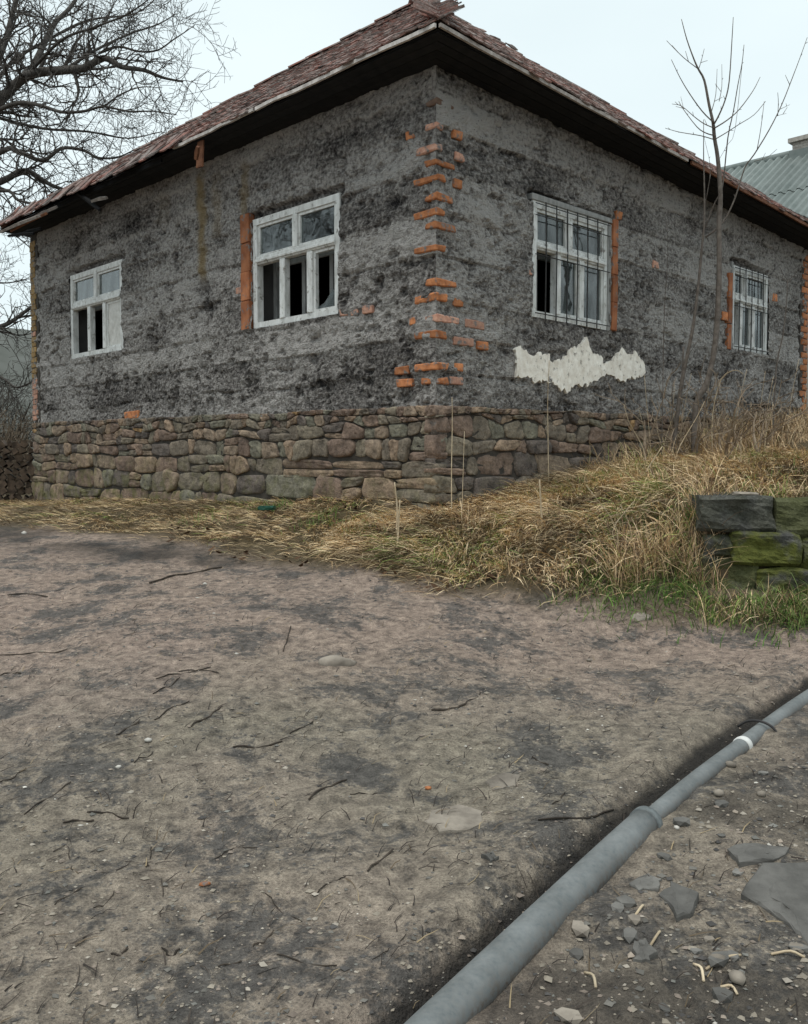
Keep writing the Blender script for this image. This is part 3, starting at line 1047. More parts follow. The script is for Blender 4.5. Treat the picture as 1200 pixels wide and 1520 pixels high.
plaster_patch([(764, 518), (772, 515), (783, 521), (790, 526), (800, 526), (814, 528), (815, 538), (828, 535), (836, 530), (846, 518), (856, 513), (870, 502), (874, 516), (882, 524), (893, 532), (896, 545), (893, 554), (882, 566), (870, 572), (850, 572), (842, 582), (832, 578), (824, 572), (806, 567), (790, 566), (782, 559), (764, 558), (766, 540)], 1)
plaster_patch([(889, 543), (900, 541), (910, 534), (918, 525), (922, 518), (930, 528), (938, 529), (944, 521), (947, 532), (954, 536), (956, 552), (950, 560), (936, 561), (926, 565), (916, 562), (906, 556), (890, 556)], 2)

# ---- windows ------------------------------------------------------------------
def wpart(name, side, s0, s1, z0, z1, d0, d1, m, parent, bev=.004, jit=0.0):
    V, F = wbox(side, min(s0, s1), max(s0, s1), min(z0, z1), max(z0, z1), d0, d1)
    return beveled(name, V, F, M[m], parent, bev, jit)

def window(key, upper_x, trans, lower_x, panes_up, panes_lo, grille_x=None, fw=.075):
    """px positions of mullions; trans = (px, y_top, y_bottom)"""
    side, a, b, z0, z1 = OPN[key]
    f0, f1 = -.10, -.012
    V, F = join_vf([wbox(side, a, b, z1 - fw, z1, f0, f1), wbox(side, a, b, z0, z0 + fw * .9, f0, f1), wbox(side, a, a + fw, z0 + fw * .9, z1 - fw, f0, f1), wbox(side, b - fw, b, z0 + fw * .9, z1 - fw, f0, f1)])
    w = ploc('window', V, F, M['white'], house, jitter=.0015)
    _, zt1 = on_wall(side, trans[0], trans[1]); _, zt0 = on_wall(side, trans[0], trans[2])
    wpart('transom', side, a + fw, b - fw, zt0, zt1, f0 + .01, f1 + .012, 'white', w, .008, .002)
    zc = (zt0 + zt1) / 2
    wpart('drip_moulding', side, a + fw - .01, b - fw + .01, zt0 + .02, zt0 + .05, f1 + .012, f1 + .03, 'white', w, .006, .002)
    ymid = trans[1]
    def sx(px, y): return on_wall(side, px, y)[0]
    # upper lights
    us = [a + fw] + sorted([sx(u, trans[1] - 25) for u in upper_x]) + [b - fw]
    for i, u in enumerate(us[1:-1]):
        wpart('mullion', side, u - .042, u + .042, zt1, z1 - fw, f0 + .012, f1 + .008, 'white', w, .006, .002)
    ls = [a + fw] + sorted([sx(u, trans[2] + 30) for u in lower_x]) + [b - fw]
    for u in ls[1:-1]:
        wpart('mullion', side, u - .045, u + .045, z0 + fw * .9, zt0, f0 + .012, f1 + .010, 'white', w, .006, .002)
    def light(s0, s1, zz0, zz1, kind):
        sw = .030
        if kind != 'open':
            V, F = join_vf([wbox(side, s0, s1, zz1 - sw, zz1, -.075, -.03), wbox(side, s0, s1, zz0, zz0 + sw, -.075, -.03), wbox(side, s0, s0 + sw, zz0 + sw, zz1 - sw, -.075, -.03), wbox(side, s1 - sw, s1, zz0 + sw, zz1 - sw, -.075, -.03)])
            ploc('sash', V, F, M['white'], w, jitter=.001)
        if kind in ('glass', 'glass_dusty'):
            V, F = wbox(side, s0 + sw, s1 - sw, zz0 + sw, zz1 - sw, -.056, -.052)
            ploc('pane', V, F, M[kind], w)
        elif kind == 'broken':
            # a shard left in the lower corner of the sash
            q = [(s0 + sw, zz0 + sw), (s1 - sw, zz0 + sw), (s1 - sw - .02, zz0 + sw + .03), (s0 + .6 * (s1 - s0), zz0 + sw + .06), (s0 + sw + .05, zz0 + sw + .19), (s0 + sw, zz0 + sw + .12)]
            n = len(q)
            V = [wmap(side, *p, -.056) for p in q] + [wmap(side, *p, -.052) for p in q]
            F = [tuple(range(n - 1, -1, -1)), tuple(range(n, 2 * n))] + [(i, (i + 1) % n, n + (i + 1) % n, n + i) for i in range(n)]
            o = ploc('pane', V, F, M['glass_dusty'], w)
            o['label'] = 'broken shard of glass in the lower corner'
        elif kind == 'cloth':
            n = 14
            A, Bz = np.meshgrid(np.linspace(s0 + .01, s1 - .01, n), np.linspace(zz0 + .005, zz1 - .02, n * 2))
            Dp = -.05 + .045 * (fbm(A * 7, Bz * 5, 0, 19, 3) - .4)
            A2 = A + .012 * (fbm(A * 9, Bz * 9, 0, 29, 2) - .5)
            V = [wmap(side, p, q, r) for p, q, r in zip(A2.ravel(), Bz.ravel(), Dp.ravel())]
            F = [(j * n + i, j * n + i + 1, (j + 1) * n + i + 1, (j + 1) * n + i) for j in range(2 * n - 1) for i in range(n - 1)]
            o = ploc('cloth_curtain', V, F, M['cloth'], w, True)
            o['label'] = 'crumpled white cloth stuffed into the open light'
    for i, kd in enumerate(panes_up):
        hw0 = .042 if i > 0 else 0; hw1 = .042 if i < len(panes_up) - 1 else 0
        light(us[i] + hw0, us[i + 1] - hw1, zt1, z1 - fw, kd)
    for i, kd in enumerate(panes_lo):
        hw0 = .045 if i > 0 else 0; hw1 = .045 if i < len(panes_lo) - 1 else 0
        light(ls[i] + hw0, ls[i + 1] - hw1, z0 + fw * .9, zt0, kd)
    # inner casement of the double window
    iw = .06
    mids = (a + b) / 2
    V, F = join_vf([wbox(side, a, b, z1 - iw, z1, -.36, -.30), wbox(side, a, b, z0, z0 + iw, -.36, -.30), wbox(side, a, a + iw, z0 + iw, z1 - iw, -.36, -.30), wbox(side, b - iw, b, z0 + iw, z1 - iw, -.36, -.30),
                    wbox(side, a + iw, b - iw, zc - .03, zc + .03, -.35, -.31)] + [wbox(side, u - .03, u + .03, z0 + iw, zc - .03, -.345, -.315) for u in ls[1:-1]])
    ploc('inner_casement', V, F, M['greypaint'], w)
    if grille_x:
        for g in grille_x:
            u = sx(g, (trans[1] + trans[2]) / 2)
            V, F = tube_vf([wmap(side, u, z0 - .01, .012), wmap(side, u + .004, zc, .016), wmap(side, u, z1 + .0, .012)], [.0075] * 3, 5)
            ploc('grille_bar', V, F, M['iron'], w)
        for zz in (z0 + .035, zt0 - .06, zt0 + .35, z1 - .04):
            if zz > z1: continue
            V, F = tube_vf([wmap(side, a + .01, zz, .024), wmap(side, b - .01, zz + .004, .024)], [.006] * 2, 5)
            ploc('grille_rail', V, F, M['iron'], w)
    return w

w1 = window('L1', [436.5], (438, 366, 378), [418, 459], ['glass', 'glass'], ['broken', 'open', 'open'])
w2 = window('L2', [140], (142, 441, 452), [131.5, 154], ['glass', 'glass'], ['cloth', 'open', 'open'])
w3 = window('R1', [848], (848, 371, 383), [830, 865], ['glass_dusty', 'glass_dusty'], ['open', 'glass_dusty', 'glass_dusty'], [809, 825, 841, 856, 871, 886])
w4 = window('R2', [1109], (1112, 441, 453), [1101, 1119.5], ['glass_dusty', 'glass_dusty'], ['open', 'glass_dusty', 'glass_dusty'], [1097, 1106, 1115, 1124, 1132], fw=.07)
w1['label'] = 'weathered white window with two open black lower lights and a broken one'
w2['label'] = 'white window with a cloth stuffed in one lower light'
w3['label'] = 'white window behind iron bars above the cream plaster patch'
w4['label'] = 'white barred window behind the bare saplings'
# grey board and lintel round the barred windows, dark lintel slots over the others
def board_px(side, x0, x1, y0, y1, m, d1, name):
    a, zt = on_wall(side, x0, y0); b, _ = on_wall(side, x1, y0); _, zb = on_wall(side, (x0 + x1) / 2, y1)
    wpart(name, side, a, b, zb, zt, -.05, d1, m, house, .005, .002)
board_px('R', 903.5, 908, 332, 491, 'greypaint', .005, 'window_casing')
board_px('R', 1085.5, 1088, 388, 517, 'greypaint', .02, 'window_casing')
for k, ex, m in (('R1', .05, 'greypaint'),):
    side, a, b, z0, z1 = OPN[k]
    wpart('lintel', side, a - ex * .5, b + ex, z1 + .002, z1 + (.045 if k != 'R1' else .06), -.1, .012, m, house, .006, .004)

# ---- roof -----------------------------------------------------------------------
PT = math.atan2(RH, RS)
CP_, SP_ = math.cos(PT), math.sin(PT)
ex1, ey1 = LX + OV, LY + OVE
ASINK = 0.22
r0 = (-OV + RS, -OV + RS); r1 = (-OV + RS, ey1 - RS)
ze = Z_EAVE - ZB
V = [(a_, b_, c_ - .055) for a_, b_, c_ in ((-OV, -OV, ze), (ex1, -OV, ze), (ex1, ey1, ze), (-OV, ey1, ze), (*r0, ze + RH - ASINK), (*r1, ze + RH))]
F = [(0, 1, 4), (1, 2, 5, 4), (2, 3, 5), (3, 0, 4, 5), (3, 2, 1, 0)]
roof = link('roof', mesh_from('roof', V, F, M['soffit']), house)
_tl = 0.045      # the old roof has settled towards its far right corner
roof.rotation_euler = (0, _tl, 0)
_pv = Vector((-OV, -OV, ze))
roof.location = _pv - Matrix.Rotation(_tl, 3, 'Y') @ _pv

def tile_variant(i):
    r = random.Random(100 + i)
    w, Lh, th = .165, .33, .015
    nx_, ny_ = 3, 2
    top, bot = [], []
    for j in range(ny_ + 1):
        for k in range(nx_ + 1):
            x = -w / 2 + w * k / nx_ + r.uniform(-.003, .003)
            y = Lh * j / ny_ + (r.uniform(-.012, .012) if j == 0 else 0)
            z = .004 * math.cos(k / nx_ * math.pi * 2) + r.uniform(-.002, .002) + (0.006 if j == 1 and i % 2 else 0)
            top.append((x, y, z + th)); bot.append((x, y, z))
    V = top + bot
    n = len(top); W = nx_ + 1
    F = []
    for j in range(ny_):
        for k in range(nx_):
            q = (j * W + k, j * W + k + 1, (j + 1) * W + k + 1, (j + 1) * W + k)
            F.append(q)
    for k in range(nx_):
        F.append((n + k, n + k + 1, k + 1, k))
    for j in range(ny_):
        F.append((n + (j + 1) * W, n + j * W, j * W, (j + 1) * W))
        F.append((n + j * W + nx_, n + (j + 1) * W + nx_, (j + 1) * W + nx_, j * W + nx_))
    F.append(tuple([n + 0, n + ny_ * W, n + ny_ * W + nx_, n + nx_]))
    return V, F
TV = [tile_variant(i) for i in range(5)]
TM = []
for v_, f_ in TV:
    m_ = mesh_from('roof_tile', v_, f_, M['tile'])
    point_float(m_, np.zeros(len(v_)), 'trand')
    TM.append(m_)

tiles = []   # (matrix, variant, importance)
HW = house.matrix_basis
Hrot = Matrix.Rotation(ANG, 4, 'Z'); Hm = Matrix.Translation((CORN[0], CORN[1], ZB)) @ Hrot
SL = math.hypot(RS, RH)
EXPO = .152
rt = random.Random(3)
for side in ('L', 'R'):
    Len = LY + OV + OVE if side == 'L' else LX + 2 * OV
    al = Vector((0, 1, 0)) if side == 'L' else Vector((1, 0, 0))
    up = Vector((CP_, 0, SP_)) if side == 'L' else Vector((0, CP_, SP_))
    nm = Vector((-SP_, 0, CP_)) if side == 'L' else Vector((0, -SP_, CP_))
    org = Vector((-OV, -OV, ze))
    nrow = int(SL / EXPO)
    s_dam, _ = on_wall('L', 305, 300)
    for r in range(-1, nrow):
        d = r * EXPO
        inset = max(0, d) * CP_
        a0, a1 = inset, Len - inset
        s = a0 + (.085 if r % 2 else 0.0)
        while s < a1:
            sag = -.035 * math.sin(math.pi * min(1, max(0, s / Len))) * (1 if side == 'L' else .8) + .02 * (float(vnoise(s * 1.3, r * .3, 0, 8)) - .5)
            jit_r = rt.gauss(0, .045); dd = d + rt.gauss(0, .016); lift_ = 0.026 + rt.uniform(-.004, .016)
            tilt = math.radians(-5.5) + rt.gauss(0, .03)
            skip = rt.random() < (0.006 if r > 0 else .04)
            if r <= 0 and side == 'L' and s - OV > s_dam - .3:      # slipped, hanging eave tiles
                dd += rt.uniform(-.16, .02); jit_r += rt.gauss(0, .10); tilt += rt.uniform(0.0, .32)
                if rt.random() < .22: skip = True
            if r == -1 and not (side == 'L' and s - OV > s_dam - .3):
                dd = -.055 + rt.gauss(0, .022)
            if r == 0 and not (side == 'L' and s - OV > s_dam - .3): dd = d + .0
            if rt.random() < .012: tilt += rt.uniform(-.28, -.05); jit_r += rt.gauss(0, .2)
            if not skip:
                pos = org + al * s + up * dd + nm * (lift_ + sag * .7 - .004)
                hq = max(0, d) / SL
                pos.z -= ASINK * hq * (1.0 if side == 'R' else 1 - (s - inset) / max(.2, Len - 2 * inset))
                R = Matrix((al, up if side == 'L' else up, nm)).transposed() if side == 'R' else Matrix((-al, up, nm)).transposed()
                R = R @ Matrix.Rotation(jit_r, 3, 'Z') @ Matrix.Rotation(tilt, 3, 'X')
                Mx = Matrix.Translation(pos) @ R.to_4x4()
                wpos = Hm @ pos
                vd = (Vector((0, 0, EYE)) - wpos)
                nworld = (Hrot.to_3x3() @ nm)
                imp = max(0.02, vd.normalized().dot(nworld) + .05) / vd.length_squared
                inview = -.45 < wpos.x / wpos.y < .45 and (wpos.z - EYE) / wpos.y < .53
                tiles.append((imp if inview else 0, Mx, rt.randrange(5)))
            s += .171
tiles.sort(key=lambda t: -t[0])
print('tiles', len(tiles))
for imp, Mx, k in tiles[:298]:
    o = link('roof_tile', TM[k], roof)
    o.matrix_local = Mx
tv, tf, tr_ = [], [], []
TA = [np.array(v) for v, f in TV]
for imp, Mx, k in tiles[298:]:
    m4 = np.array(Mx)
    n0 = len(tv)
    pts = TA[k] @ m4[:3, :3].T + m4[:3, 3]
    tv.extend(pts.tolist())
    tf.extend([tuple(i + n0 for i in f) for f in TV[k][1]])
    tr_.extend([rt.random()] * len(pts))
me = mesh_from('tile_field', tv, tf, M['tile'])
point_float(me, tr_, 'trand')
tag(link('tile_field', me, roof), kind='stuff')

# hip and ridge tiles
def ridge_tile_mesh():
    V, F = [], []
    n = 7
    for j, (y, rr) in enumerate(((0, .10), (.36, .085))):
        for th in (0, .016):
            for k in range(n):
                an = math.pi * k / (n - 1)
                V.append(((rr - th) * math.cos(an), y, (rr - th) * math.sin(an) * .55 - .02))
    for k in range(n - 1):
        F += [(k, k + 1, 2 * n + k + 1, 2 * n + k), (n + k + 1, n + k, 3 * n + k, 3 * n + k + 1), (k + 1, k, n + k, n + k + 1)]
    me = mesh_from('ridge_tile', V, F, M['tile'], True)
    point_float(me, np.zeros(len(V)), 'trand')
    return me
RTM = ridge_tile_mesh()
def run_ridge(p0, p1, step=.31):
    p0, p1 = Vector(p0), Vector(p1)
    d = (p1 - p0); n = int(d.length / step); d.normalize()
    sx_ = d.cross(Vector((0, 0, 1))).normalized(); nz_ = sx_.cross(d)
    for i in range(n):
        R = Matrix((sx_, d, nz_)).transposed() @ Matrix.Rotation(rt.gauss(0, .05), 3, 'Z') @ Matrix.Rotation(rt.gauss(-.02, .02), 3, 'X')
        o = link('ridge_tile', RTM, roof)
        o.matrix_local = Matrix.Translation(p0 + d * (i * step) + nz_ * (.004 + rt.gauss(0, .008))) @ R.to_4x4()
A_, B_ = (*r0, ze + RH - ASINK), (*r1, ze + RH)
run_ridge((-OV, -OV, ze + .01), A_)
run_ridge((-OV, ey1, ze + .01), B_)
run_ridge((ex1, -OV, ze + .01), A_)
run_ridge(A_, B_)
# upright end tiles on both ridge ends
for p, ht, lean in ((A_, .30, .10), (B_, .30, -.12)):
    V, F = tube_vf([(0, 0, -.05), (0, .02, .10), (0, .05 * lean * 5, .2), (0, lean, ht)], [.15, .10, .06, .075], 8)
    link('ridge_finial', mesh_from('ridge_finial', V, F, M['tile'], True), roof, p)
# tilted loose tiles standing off the right slope
for px, py in ((733, 62), (753, 72), (706, 40)):
    d = pray(px, py)
    # meet the hip line above the right wall
    best = None
    for t in np.linspace(0.02, .6, 200):
        q = Hm @ (Vector((ex1, -OV, ze)).lerp(Vector(A_), 1 - t))
        u_ = q.x / q.y * FPX + CX
        if best is None or abs(u_ - px) < best[0]:
            best = (abs(u_ - px), Vector((ex1, -OV, ze)).lerp(Vector(A_), 1 - t))
    o = link('roof_tile', TM[1], roof)
    o.matrix_local = Matrix.Translation(best[1] + Vector((0, 0, .05))) @ Matrix.Rotation(rt.uniform(-.6, .6), 4, 'Z') @ Matrix.Rotation(math.radians(rt.uniform(25, 45)), 4, 'X') @ Matrix.Diagonal((.8, .6, 1, 1))

# soffit boards and eave boards
zs_ = Z_SOF - ZB
def soffit(side):
    L = LY if side == 'L' else LX
    for i in range(4):
        a, b = -.02 + i * .115, -.02 + i * .115 + .109
        e0 = -b + .0
        V, F = wbox(side, -a - .109, L + (.12 if side == 'L' else .42), Z_SOF + random.uniform(0, .008), Z_SOF + .03, a, b)
        if side == 'L': F = [tuple(reversed(q)) for q in F]
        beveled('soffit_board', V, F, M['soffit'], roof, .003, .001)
soffit('L'); soffit('R')
V, F = join_vf([wbox('R', .05, LX, 5.36, 5.38, -LY, -.05)])
link('ceiling', mesh_from('ceiling', V, F, M['room']), house)
s_dam, _ = on_wall('L', 305, 300)
def eave_board(side, s0, s1, d, z0, z1, m='board', th=.025, dz=0):
    n = 8
    V, F = [], []
    for i in range(n + 1):
        s = s0 + (s1 - s0) * i / n
        w_ = random.uniform(-.008, .008) + dz * i / n
        for z, dd in ((z0 + w_, d), (z1 + w_, d), (z1 + w_, d + th), (z0 + w_, d + th)):
            V.append(wmap(side, s, z, dd))
    for i in range(n):
        for k in range(4):
            F.append((i * 4 + k, i * 4 + (k + 1) % 4, i * 4 + 4 + (k + 1) % 4, i * 4 + 4 + k))
    F += [(0, 1, 2, 3), (n * 4 + 3, n * 4 + 2, n * 4 + 1, n * 4)]
    ploc('eave_board', V, F, M[m], roof)
eave_board('L', -.47, s_dam * .55, OV + .040, Z_EAVE - .066, Z_EAVE - .030, 'eave')
eave_board('L', s_dam * .56, s_dam - .1, OV + .038, Z_EAVE - .068, Z_EAVE - .034, 'eave', dz=-.01)
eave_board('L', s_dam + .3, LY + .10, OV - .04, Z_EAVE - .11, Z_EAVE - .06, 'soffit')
eave_board('R', -.47, LX * .45, OV + .028, Z_EAVE - .060, Z_EAVE - .026)
eave_board('R', LX * .46, LX + .42, OV + .028, Z_EAVE - .064, Z_EAVE - .026, 'rusty')
# hanging bracket board and slipped lath under the left eave
a, zt = on_wall('L', 297, 196, .42); _, zb = on_wall('L', 297, 250, .42)
V, F = wbox('L', a - .075, a + .045, zb, zt, .40, .43)
o = beveled('hanging_board', V, F, M['rusty'], roof, .004, .006)
for (x0, y0, x1, y1, m, off) in ((300, 220, 293, 238, 'rusty', .6), (120, 288, 150, 312, 'soffit', .5), (142, 300, 160, 294, 'board', .5), (45, 330, 85, 308, 'board', .62), (22, 345, 70, 318, 'rusty', .68), (30, 352, 62, 340, 'soffit', .6), (5, 347, 60, 322, 'board', .75), (18, 352, 52, 348, 'soffit', .66)):
    p, zp = on_wall('L', x0, y0, off); q, zq = on_wall('L', x1, y1, off)
    V, F = tube_vf([wmap('L', p, zp, off + .04), wmap('L', (p + q) / 2, (zp + zq) / 2 + .01, off + .02), wmap('L', q, zq, off)], [.022, .03, .024], 4)
    ploc('roof_lath', V, F, M[m], roof)

# ------------------------------------------------------------------ neighbouring house
def px_at(px, py, depth):
    d = pray(px, py)
    return Vector((d[0], d[1], d[2])) * (depth / d[1]) + Vector((0, 0, EYE))
def neighbour():
    top = px_at(1176, 233, 23.0)
    rz = top.z
    base = 2.3
    e = empty('neighbour_house', (top.x, top.y, base), ANG)
    tag(e, 'neighbouring house behind with a grey green ribbed metal roof and brick chimney', 'house')
    # local: +y along DL (ridge), -x faces the camera side; slope descends to -x
    W, Hh, Lp, Ln = 4.2, 2.9, 5.6, 5.0
    zr = rz - base
    V, F = join_vf([box_vf(-W + .4, W - .4, -Ln + .4, Lp - .4, -.6, zr - Hh + .3)])
    V += [(-W + .4, -Ln + .4, zr - Hh + .25), (W - .4, -Ln + .4, zr - Hh + .25), (0, -Ln + .4, zr - .1), (-W + .4, Lp - .4, zr - Hh + .25), (W - .4, Lp - .4, zr - Hh + .25), (0, Lp - .4, zr - .1)]
    n = len(V) - 6
    F += [(n, n + 1, n + 2), (n + 5, n + 4, n + 3)]
    link('wall', mesh_from('wall', V, F, M['nwall']), e)
    Vr = [(-W, -Ln, zr - Hh), (W, -Ln, zr - Hh), (0, -Ln, zr), (-W, Lp, zr - Hh), (W, Lp, zr - Hh), (0, Lp, zr)]
    ro = link('roof', mesh_from('roof', Vr, [(0, 2, 5, 3), (2, 1, 4, 5), (0, 1, 2), (3, 5, 4), (0, 3, 4, 1)], M['nwall']), e)
    # corrugated sheets, two rows
    sl = math.hypot(W, Hh); ux, uz = -W / sl, -Hh / sl
    for row, (t0, t1, lift_) in enumerate(((0, sl * .52, .05), (sl * .5, sl + .12, .03))):
        y = -Ln
        while y < Lp:
            wd = 1.0
            n = 21
            Vs, Fs = [], []
            for j, t in enumerate((t0, t1)):
                for k in range(n):
                    yy = y + wd * k / (n - 1)
                    h = lift_ + (.055 if k % 4 in (1, 2) else 0.0)
                    Vs.append((ux * t + uz * -h * -1 * 1.0 if False else ux * t - (-uz) * h, yy, zr + uz * t + (-ux) * h))
            for k in range(n - 1):
                Fs.append((k, k + 1, n + k + 1, n + k))
            link('metal_sheet', mesh_from('metal_sheet', Vs, Fs, M['sheet'], False), ro)
            y += wd
    Vc, Fc = tube_vf([(0, -Ln, zr + .05), (0, Lp, zr + .05)], [.12, .12], 8)
    link('ridge_cap', mesh_from('ridge_cap', Vc, Fc, M['sheet'], True), ro)
    # chimney
    cy_ = -.55
    ch = link('chimney', mesh_from('chimney', *box_vf(-.32, .32, cy_ - .40, cy_ + .40, zr - .5, zr + .22), M['chimney']), ro)
    link('chimney_cap', mesh_from('chimney_cap', *box_vf(-.40, .40, cy_ - .48, cy_ + .48, zr + .22, zr + .32), M['chimney']), ro)
    link('flashing', mesh_from('flashing', *box_vf(-.37, .37, cy_ - .46, cy_ + .46, zr - .5, zr + .03), M['sheet']), ro)
    for i in range(8):
        for k in range(3):
            z0 = zr + .035 + k * .062; y0 = cy_ - .40 + (i // 1) * .1
            if i < 4:
                v_, f_ = box_vf(-.328, -.318, cy_ - .40 + .2 * i + (.05 if k % 2 else 0) + .006, min(cy_ + .4, cy_ - .40 + .2 * i + .194 + (.05 if k % 2 else 0)), z0, z0 + .054)
                link('brick', mesh_from('brick', v_, f_, M['chimney']), ro)
neighbour()

# ------------------------------------------------------------------ trees
def grow(lines, levels, seed, side_fn, up_bias=.12):
    """lines: list of (pts, r0, r1). Returns V,F of tubes for all lines and the side shoots grown on them."""
    r = random.Random(seed)
    VV, FF = [], []
    def emit(pts, r0_, r1_, sides):
        n = len(pts)
        v, f = tube_vf(pts, [r0_ + (r1_ - r0_) * i / (n - 1) for i in range(n)], sides, False)
        b = len(VV)
        VV.extend(v); FF.extend([tuple(i + b for i in q) for q in f])
    def shoot(p, d, length, r0_, lev):
        nseg = max(3, int(length / .16)) if lev < 2 else 3
        pts = [p.copy()]
        dd = d.copy()
        for i in range(nseg):
            dd = (dd + Vector((r.gauss(0, .20), r.gauss(0, .20), r.gauss(up_bias, .20)))).normalized()
            pts.append(pts[-1] + dd * (length / nseg))
        emit(pts, r0_, max(.0032, r0_ * .30), 4 if lev == 0 else 3)
        if lev + 1 < levels:
            sp = side_fn[lev + 1]
            m = max(2, int(length / sp[0]))
            for k in range(m):
                t = (k + r.uniform(.3, 1.0)) / m
                i = min(nseg - 1, int(t * nseg))
                q = pts[i].lerp(pts[i + 1], t * nseg - i if t < 1 else 1)
                tdir = (pts[i + 1] - pts[i]).normalized()
                perp = tdir.cross(Vector((r.gauss(0, 1), r.gauss(0, 1), r.gauss(0, 1)))).normalized()
                an = math.radians(r.uniform(32, 70))
                shoot(q, tdir * math.cos(an) + perp * math.sin(an), r.uniform(*sp[1]) * (1.15 - .5 * t), max(.0050, r0_ * sp[2]), lev + 1)
    for pts, r0_, r1_ in lines:
        emit(pts, r0_ * .8, r1_ * .8, 7 if r0_ > .05 else 5)
        L = sum((b - a).length for a, b in zip(pts[:-1], pts[1:]))
        sp = side_fn[0]
        m = max(3, int(L / sp[0]))
        n = len(pts)
        for k in range(m):
            t = (k + r.uniform(.2, 1.0)) / m
            i = min(n - 2, int(t * (n - 1)))
            q = pts[i].lerp(pts[i + 1], min(1, t * (n - 1) - i))
            tdir = (pts[i + 1] - pts[i]).normalized()
            perp = tdir.cross(Vector((r.gauss(0, 1), r.gauss(0, 1), r.gauss(0, 1)))).normalized()
            an = math.radians(r.uniform(30, 68))
            rr = r0_ + (r1_ - r0_) * t
            shoot(q, tdir * math.cos(an) + perp * math.sin(an), r.uniform(*sp[1]) * (1.1 - .45 * t), max(.007, rr * sp[2]), 0)
    return VV, FF

def big_tree():
    DEP = 20.0
    def P(px, py, dy=0.0):
        return px_at(px, py, DEP + dy)
    bx_, by_ = -11.4, 20.0
    bz = gz(bx_, by_)
    e = empty('walnut_tree', (bx_, by_, bz))
    tag(e, 'large bare dark tree with spreading crooked twigs rising behind the left roof', 'tree')
    off = Vector((bx_, by_, bz))
    tr = [Vector((bx_, by_, bz - .2)), P(-190, 560), P(-165, 430), P(-120, 310), P(-60, 205)]
    tr[0] = Vector((bx_, by_, bz - .2))
    pts = [p - off for p in smooth_line(tr, 5)]
    V, F = tube_vf(pts, [.42 - .24 * i / (len(pts) - 1) for i in range(len(pts))], 12)
    link('trunk', mesh_from('trunk', V, F, M['bark'], True), e)
    L = [
        ([(-60, 205, 0), (0, 148, -.2), (41, 112, -.4), (96, 104, -.9), (124, 101, -1.2), (154, 86, -1.4), (181, 99, -1.6), (214, 104, -1.7), (242, 115, -1.8), (272, 121, -1.8)], .15, .02),
        ([(20, 128, -.3), (50, 95, 0), (66, 63, .3), (82, 33, .6), (104, 11, .8), (124, -20, 1.0), (150, -70, 1.2)], .10, .03),
        ([(96, 104, -.9), (120, 88, -.6), (148, 71, -.4), (192, 50, -.1), (234, 36, 0), (262, 20, .2)], .05, .012),
        ([(148, 78, -1.3), (176, 69, -1.5), (206, 76, -1.7), (234, 74, -1.9), (258, 58, -2.0), (275, 47, -2.1), (290, 36, -2.2)], .035, .007),
        ([(-60, 205, 0), (-20, 130, .8), (0, 82, 1.1), (11, 50, 1.3), (19, 19, 1.5), (27, -12, 1.6), (40, -70, 1.8)], .11, .05),
        ([(-50, 190, -.4), (16, 155, -1.2), (55, 155, -1.6), (91, 166, -2.0), (124, 165, -2.2), (154, 158, -2.4), (190, 165, -2.5), (228, 165, -2.6), (262, 170, -2.6)], .055, .010),
        ([(154, 158, -2.4), (179, 140, -2.4), (209, 129, -2.3), (240, 130, -2.3)], .025, .008),
        ([(-110, 300, 0), (0, 226, -.6), (27, 225, -.8), (63, 238, -1.0), (91, 220, -1.2), (124, 223, -1.3), (146, 234, -1.4), (175, 233, -1.5), (200, 222, -1.5)], .075, .014),
        ([(-120, 310, .3), (0, 270, .8), (36, 253, 1.0), (77, 275, 1.2), (110, 283, 1.3), (150, 276, 1.4)], .11, .02),
        ([(-120, 320, .3), (0, 283, 0), (27, 297, -.2), (63, 305, -.3), (95, 312, -.3)], .06, .015),
        ([(-150, 420, 0), (-60, 360, -.2), (0, 330, -.2), (18, 345, -.2), (50, 372, -.2)], .05, .012),
        ([(-170, 520, 0), (-60, 500, 0), (0, 485, 0), (22, 474, 0), (44, 458, 0), (90, 430, 0)], .085, .03),
        ([(-60, 205, 0), (10, 100, 2), (70, 60, 2.4), (130, 30, 2.6), (200, 20, 2.8), (240, -10, 3)], .06, .015),
        ([(40, 112, -.3), (90, 60, -1.5), (140, 40, -2), (190, 20, -2.2), (232, -10, -2.4)], .045, .012),
        ([(-20, 170, 0), (60, 190, 1.2), (130, 195, 1.6), (190, 205, 1.8), (240, 195, 1.8)], .05, .010),
        ([(-170, 540, 0), (-60, 550, -.3), (0, 560, -.4), (25, 575, -.5), (60, 560, -.5)], .05, .02),
        ([(-150, 420, 0), (-60, 410, .3), (0, 420, .5), (40, 415, .5)], .04, .012),
    ]
    lines = []
    for ptsx, r0_, r1_ in L:
        lines.append(([p - off for p in smooth_line([P(*q) for q in ptsx], 4)], r0_, r1_))
    V, F = grow(lines, 3, 21, [(.25, (.5, 1.3), .38), (.155, (.35, .85), .55), (.11, (.14, .42), .6)], .04)
    print('tree faces', len(F))
    link('crown', mesh_from('crown', V, F, M['bark'], True), e)
    return e
_big = big_tree()
def copy_tree(src, loc, rz, sc, label):
    c = src.copy(); COL.objects.link(c); c.location = loc; c.rotation_euler = (0, 0, rz); c.scale = (sc, sc, sc); c['label'] = label
    for ch in list(src.children):
        k = ch.copy(); COL.objects.link(k); k.parent = c
    return c
copy_tree(_big, (-21.5, 9.5, gz(-21.5, 9.5)), 2.2, 1.1, 'bare tree off to the side of the yard, mirrored in the big window')

